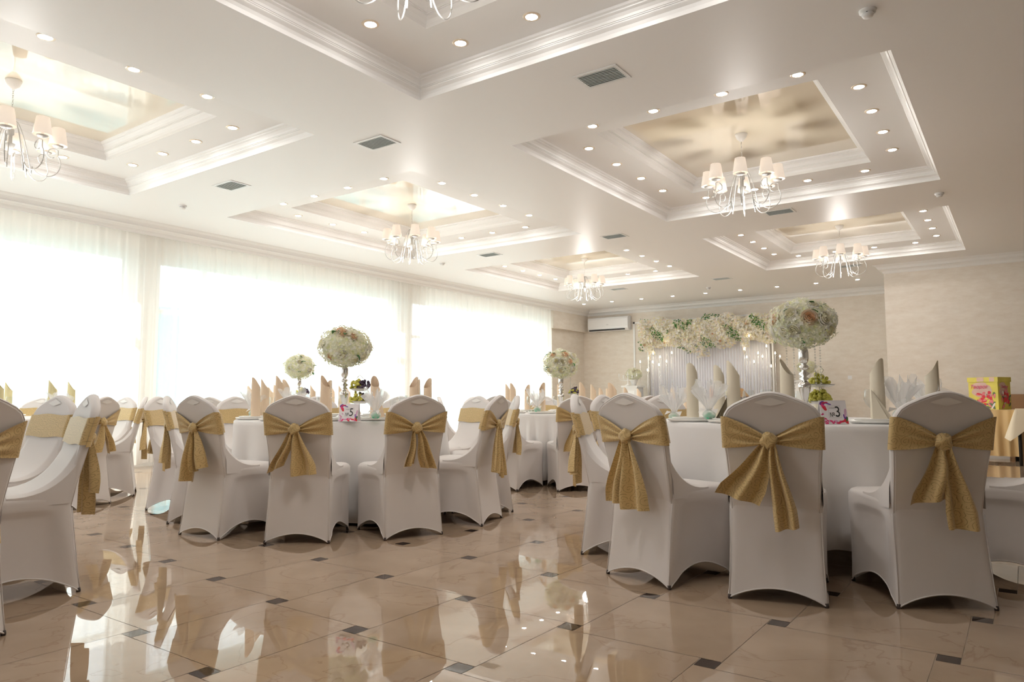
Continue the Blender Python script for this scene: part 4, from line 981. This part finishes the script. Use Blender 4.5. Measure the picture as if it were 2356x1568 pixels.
for (x, L_) in ((-7.55, .30), (-6.2, .22), (-5.2, .26)):
    m_ = MB()
    for k in range(60):
        t = r.random(); floret(m_, Vector((x + 6.2 + r.uniform(-.06, .06) * (1 - t), -.15 + r.uniform(-.03, .03), -.38 - L_ * t)), Vector((r.uniform(-.6, .6), -1, r.uniform(-.5, .5))), .020, r)
    m_.build('hanging_spray', 'blossom', gar)
# podium, head table
m_ = MB(); m_.box(-8.6, -3.6, 15.2, YB - .01, 0, .17); o = m_.build('podium', 'creamcl'); tag(o, 'low podium under the head table', 'podium')
ht = empty('head_table', (-6.3, 16.0, .17)); tag(ht, 'long head table under a white cloth before the drape', 'table')
m_ = MB(); m_.box(-1.3, 1.22, -.36, .36, .715, .74); m_.build('tabletop', 'brown', ht)
for k in range(4): m_ = MB(); a, b = (-1.2, 1.15)[k % 2], (-.3, .3)[k // 2]; m_.tube([(a, b, 0), (a, b, .715)], .015, 8); m_.build('leg', 'metal', ht)
m_ = MB()
def skirt(u, v):
    P_ = 2 * (2.6 + .76); d = u * P_
    if d < 2.6: x, y, n = -1.34 + d, -.38, (0, -1)
    elif d < 3.36: x, y, n = 1.26, -.38 + d - 2.6, (1, 0)
    elif d < 5.96: x, y, n = 1.26 - (d - 3.36), .38, (0, 1)
    else: x, y, n = -1.34, .38 - (d - 5.96), (-1, 0)
    w = .018 * v * sin(d * 40); return (x + n[0] * w, y + n[1] * w, .748 - .735 * v)
m_.grid(skirt, 560, 4, wrapu=True); m_.box(-1.34, 1.26, -.38, .38, .744, .750)
tag(m_.build('head_table_cloth', 'cloth', None, (-6.3, 16.0, .17)), 'white pleated cloth over the long head table', 'tablecloth')
HT = .17 + .752
# tall candle stands
for i, (x, z) in enumerate([(-7.78, 1.82), (-7.60, 1.91), (-7.61, 1.61), (-7.46, 2.02), (-7.47, 1.81), (-7.30, 1.93), (-7.28, 1.73), (-7.12, 2.32), (-7.10, 1.81), (-6.97, 2.02), (-5.19, 2.04), (-5.16, 1.85), (-5.06, 2.33), (-5.00, 1.74), (-4.88, 1.93), (-4.79, 1.85), (-4.69, 2.08), (-4.62, 1.63), (-4.49, 1.91), (-4.42, 1.84)]):
    y = 16.55 + (.07 if i % 2 else 0) - (.05 if i % 3 == 0 else 0); c = empty('candle_stand', (x, y, .17)); left = i < 10
    tag(c, 'slender silver rod with a glowing candle tip, %s from the left in the %s group' % (ORD[i % 10], 'left' if left else 'right'), 'candle stand', 'candle stands %s of the head table' % ('left' if left else 'right'))
    H_ = z - .17
    q = MB(); q.lathe([(0, 0), (.05, 0), (.05, .008), (.006, .014), (.006, H_ - .05)], 12); q.build('rod', 'silver', c)
    q = MB(); q.lathe([(.006, H_ - .06), (.014, H_ - .05), (.013, H_ - .02), (0, H_ - .02)], 10); q.build('cup', 'silver', c)
    q = MB(); q.lathe([(0, H_ - .02), (.012, H_ - .005), (.014, H_ + .01), (.006, H_ + .032), (0, H_ + .045)], 10); q.build('flame_bulb', 'flame', c)
# candelabra
def candelabrum(x, y, z, w, h_, n, label, mk='white'):
    c = empty('candelabrum', (x, y, z)); tag(c, label, 'candelabrum', 'white candelabra')
    q = MB(); q.lathe([(0, 0), (.07, 0), (.07, .01), (.02, .03), (.012, .1), (.018, h_ * .45), (.01, h_ * .6), (.012, h_ - .05)], 14); q.build('column', mk, c)
    for k in range(n):
        t = (k - (n - 1) / 2) / ((n - 1) / 2); px = t * w; zz = h_ - .05 - .03 * t * t - (.06 if k % 2 else 0)
        if abs(t) > .01:
            q = MB(); q.tube([(0, 0, h_ * .45), (px * .4, 0, h_ * .38), (px * .85, 0, h_ * .45), (px, 0, h_ * .62), (px, 0, zz)], .005, 6); q.build('arm', mk, c)
        q = MB(); q.lathe([(0, zz), (.028, zz + .006), (.020, zz + .015), (.012, zz + .02), (.012, zz + .075), (0, zz + .08)], 10, c=(px, 0, 0)); q.build('candle', 'china', c)
candelabrum(-5.36, 16.0, HT, .27, .50, 6, 'white six arm candelabrum on the right part of the head table')
candelabrum(-7.93, 16.10, .17 + 1.062, .24, .30, 5, 'white candelabrum in front of the left flower pedestal')
# pedestals with flowers
for (x, zt, lb, fl, sd_) in ((-7.95, 1.06, 'left', 'cream flowers on the white pedestal left of the drape', 21), (-3.85, 1.13, 'right', 'cream flowers in a vase on the white pedestal at right of the drape', 22)):
    p = empty('pedestal', (x, 16.42, .17)); tag(p, 'white panelled pedestal at the %s of the head table' % lb, 'pedestal', 'white pedestals')
    q = MB(); q.box(-.19, .19, -.19, .19, .06, zt - .04); q.build('body', 'white', p); q = MB(); q.box(-.22, .22, -.22, .22, 0, .06); q.box(-.22, .22, -.22, .22, zt - .04, zt); q.build('mouldings', 'white', p)
    q = MB(); q.box(-.14, .14, -.20, -.189, .14, zt - .12); q.build('panel', 'mould', p)
    f = empty('flower_vase', (x + (.0 if lb == 'left' else .02), 16.48, .17 + zt)); tag(f, fl, 'flower arrangement', 'flowers on the pedestals')
    q = MB(); q.lathe([(0, 0), (.06, 0), (.05, .02), (.09, .12), (.10, .17), (.0, .17)], 18); q.build('vase', 'white', f)
    inst('blossom_ball', SRC['ballB'], f, (0, 0, .29), (0, 0, sd_), (1.0, 1.0, .95))
    rr_ = random.Random(sd_)
    for k in range(9):
        a = rr_.uniform(0, 6.3); e = rr_.uniform(-.5, 1.2); d = Vector((cos(a) * cos(e), -abs(sin(a)) * cos(e), sin(e))); inst('rose', SRC['rose_' + rr_.choice('wg')], f, Vector((d.x * .19, d.y * .19, .29 + d.z * .14)), orient(d), .042)
# small things on the head table
def bottle(x, y, z, h_, r_, mk, name, label, cat):
    q = MB(); q.lathe([(0, 0), (r_, 0), (r_, h_ * .55), (r_ * .85, h_ * .65), (r_ * .32, h_ * .78), (r_ * .32, h_), (0, h_)], 16); tag(q.build(name, mk, None, (x, y, z)), label, cat)
bottle(-5.62, 15.86, HT, .26, .04, 'peachc', 'decorated_bottle', 'peach wrapped bottle on the head table between two napkins', 'bottle')
bottle(-5.74, 15.86, HT, .30, .042, 'peachc', 'decorated_bottle', 'taller peach wrapped bottle at the left of its pair on the head table', 'bottle')
q = MB(); q.sphere((0, 0, .07), .09, 14, 9, sq=(1.3, 1, .8)); cake = empty('bread_loaf', (-6.0, 15.86, HT)); tag(cake, 'rounded cream wedding loaf on the head table', 'bread'); q.build('crust', 'napcream', cake)
q = MB(); q.lathe([(0, 0), (.15, 0), (.16, .012), (0, .008)], 24); q.build('tray', 'china', cake)
sm2 = empty('flower_bowl', (-5.30, 15.74, HT)); tag(sm2, 'small bowl of cream flowers at the right of the head table', 'flower arrangement')
q = MB(); q.lathe([(0, 0), (.04, 0), (.05, .05), (0, .05)], 14); q.build('bowl', 'china', sm2); inst('blossom_ball', SRC['ballB'], sm2, (0, 0, .10), (0, 0, 0), .42)
for k in range(7):
    x = -7.35 + k * .33
    if k in (5,): continue
    place('dinner_plate', 'plate', (x, 15.82, HT), 'white plate on the head table, %s from the left' % ORD[k], 'plate', 'plates on the head table')
bx = empty('keepsake_box', (-5.02, 15.78, HT), .25); tag(bx, 'open dark red and tan keepsake box on the head table', 'box')
q = MB(); q.box(-.10, .16, -.09, .09, 0, .012); q.box(-.10, -.088, -.09, .09, .012, .14); q.box(.02, .16, -.09, .09, .012, .03); q.build('case', 'wine', bx)
q = MB(); q.add([(-.08, -.08, .012), (.15, -.08, .03), (.02, -.05, .20), (-.05, -.05, .22)], [(0, 1, 2, 3)], 0, False); q.add([(-.08, -.076, .012), (.15, -.076, .03), (.02, -.046, .20), (-.05, -.046, .22)], [(3, 2, 1, 0)], 0, False); q.build('picture_panel', 'leather', bx)
q = MB(); q.box(-.04, .04, -.006, 0, -.04, .04); tag(q.build('wall_socket', 'whiteplas', None, (-3.08, YB, 1.36)), 'small white wall plate on the back wall right of the grapes', 'wall plate')

# ------------------------------------------------------------------ right background: side tables, box, board
st = empty('side_table', (-.42, 13.05, 0), 0); tag(st, 'side table with pleated beige skirt carrying the flower printed box', 'table')
q = MB(); q.box(-.36, .36, -.36, .36, .70, .725); q.build('tabletop', 'brown', st)
for k in range(4): q = MB(); a, b = (-.30, .30)[k % 2], (-.30, .30)[k // 2]; q.tube([(a, b, 0), (a, b, .70)], .022, 8); q.build('leg', 'metal', st)
q = MB()
def sk2(u, v):
    d = u * 3.04
    if d < .76: x, y, n = -.38 + d, -.38, (0, -1)
    elif d < 1.52: x, y, n = .38, -.38 + d - .76, (1, 0)
    elif d < 2.28: x, y, n = .38 - (d - 1.52), .38, (0, 1)
    else: x, y, n = -.38, .38 - (d - 2.28), (-1, 0)
    w = (.006 + .022 * v) * sin(d * 46 + sin(d * 9)) + .02 * v; return (x + n[0] * w, y + n[1] * w, .735 - .665 * v)
q.grid(sk2, 220, 6, wrapu=True); q.box(-.38, .38, -.38, .38, .7315, .736); tag(q.build('table_skirt', 'beige', None, (-.42, 13.05, 0)), 'golden beige pleated skirt around the side table with the box', 'table skirt')
gb = empty('gift_box', (-.42, 13.05, .737), math.radians(-27)); tag(gb, 'yellow lidded cardboard box printed with pink lilies and roses', 'box')
q = MB(); q.box(-.21, .21, -.165, .165, 0, .41); q.build('body', 'yellowbox', gb)
q = MB(); q.box(-.22, .22, -.175, .175, .41, .48); q.build('lid', 'yellowbox', gb)
fl = MB(); r = random.Random(5)
def blot(plane, cx_, cz_, L_, W_, ang, mi, k):
    n_ = 12; vs = []
    for i in range(n_):
        t = 2 * PI * i / n_; a = L_ / 2 * cos(t); b = W_ / 2 * sin(t) * (1 + .35 * cos(t)); u = cx_ + a * cos(ang) - b * sin(ang); w = max(.004, min(.405, cz_ + a * sin(ang) + b * cos(ang)))
        vs.append((max(-.208, min(.208, u)), -.1655 - .00012 * k, w) if plane == 0 else (.2105 + .00012 * k, max(-.163, min(.163, u)), w))
    fl.add(vs, [tuple(range(n_)) if plane == 0 else tuple(range(n_))], mi, False)
k = 0
for pl in (0, 1):
    hw = .2 if pl == 0 else .155
    blot(pl, -.02, .27, hw * 1.5, .20, .1, 5, 0); blot(pl, -.05, .36, hw * 1.1, .10, 0, 5, 1)
    for i in range(9): k += 1; blot(pl, r.uniform(-.05, hw * .8), r.uniform(.03, .25), r.uniform(.06, .11), r.uniform(.02, .04), r.uniform(0, 3.1), 4, k + 2)
    for i in range(16): k += 1; blot(pl, r.uniform(-.08, hw * .85), r.uniform(.04, .27), r.uniform(.05, .12), r.uniform(.022, .045), r.uniform(0, 3.1), r.choice([0, 0, 2, 0, 3]), k + 2)
    for i in range(5): k += 1; blot(pl, r.uniform(-.02, hw * .7), r.uniform(.1, .28), .05, .045, r.uniform(0, 3.1), 2, k + 2)
M['lily'] = mat('lily_print', (.78, .22, .24), .5, var=.3, vscale=30); M['dleaf'] = mat('leaf_print', (.14, .20, .10), .5)
fl.build('flower_print', ['lily', 'purple', 'red', 'card', 'dleaf', 'pinkbox'], gb)
for (a, b, mk) in ((-.08, .02, 'pinkbox'), (.10, .17, 'pinkbox')):
    q = MB(); q.box(a, b, -.1762, -.1755, .415, .475); q.build('lid_stripe', mk, gb)
text_mesh('\u0422\u0432\u043e\u0440\u043e\u0433', .075, 'pink', gb, (-.06, -.173, .335), (PI / 2, 0, 0), 'lettering', .0005, 1., .25)
text_mesh('\u0422\u0432\u043e\u0440\u043e\u0433', .055, 'pink', gb, (.219, .0, .335), (PI / 2, 0, PI / 2), 'lettering', .0005, 1., .25)
s2 = empty('serving_table', (.33, 12.25, 0)); tag(s2, 'dark legged serving table under a cream cloth at the right picture edge', 'table')
q = MB(); q.box(-.42, .42, -.40, .40, .725, .75); q.build('tabletop', 'brown', s2)
for k in range(4): q = MB(); a, b = (-.40, .40)[k % 2], (-.37, .37)[k // 2]; q.tube([(a, b, 0), (a, b, .725)], .02, 8); q.build('leg', 'metal', s2)
cl = MB(); cl.box(-.44, .44, -.42, .42, .752, .756)
def clf(u, v):
    d = u * 3.44
    if d < .88: x, y, n = -.44 + d, -.42, (0, -1)
    elif d < 1.72: x, y, n = .44, -.42 + d - .88, (1, 0)
    elif d < 2.6: x, y, n = .44 - (d - 1.72), .42, (0, 1)
    else: x, y, n = -.44, .42 - (d - 2.6), (-1, 0)
    cor = max(0, 1 - min(d, abs(3.44 - d)) / .16)
    w = .03 * v * (sin(d * 9) + 1) + .10 * cor * v; return (x + (n[0] - cor * .5) * w, y + n[1] * w, .754 - (.22 + .20 * cor) * v)
cl.grid(clf, 120, 5, wrapu=True); tag(cl.build('table_cloth', 'creamcl', None, (.33, 12.25, 0)), 'cream cloth with a drooping corner over the serving table at right', 'tablecloth')
q = MB(); q.box(-.85, .85, 0, .03, 0, .97, T=Matrix.Rotation(-.06, 4, 'X')); tag(q.build('wooden_board', 'brown', None, (.62, YR - .14, 0)), 'plain brown board leaning on the wall behind the side tables', 'board')
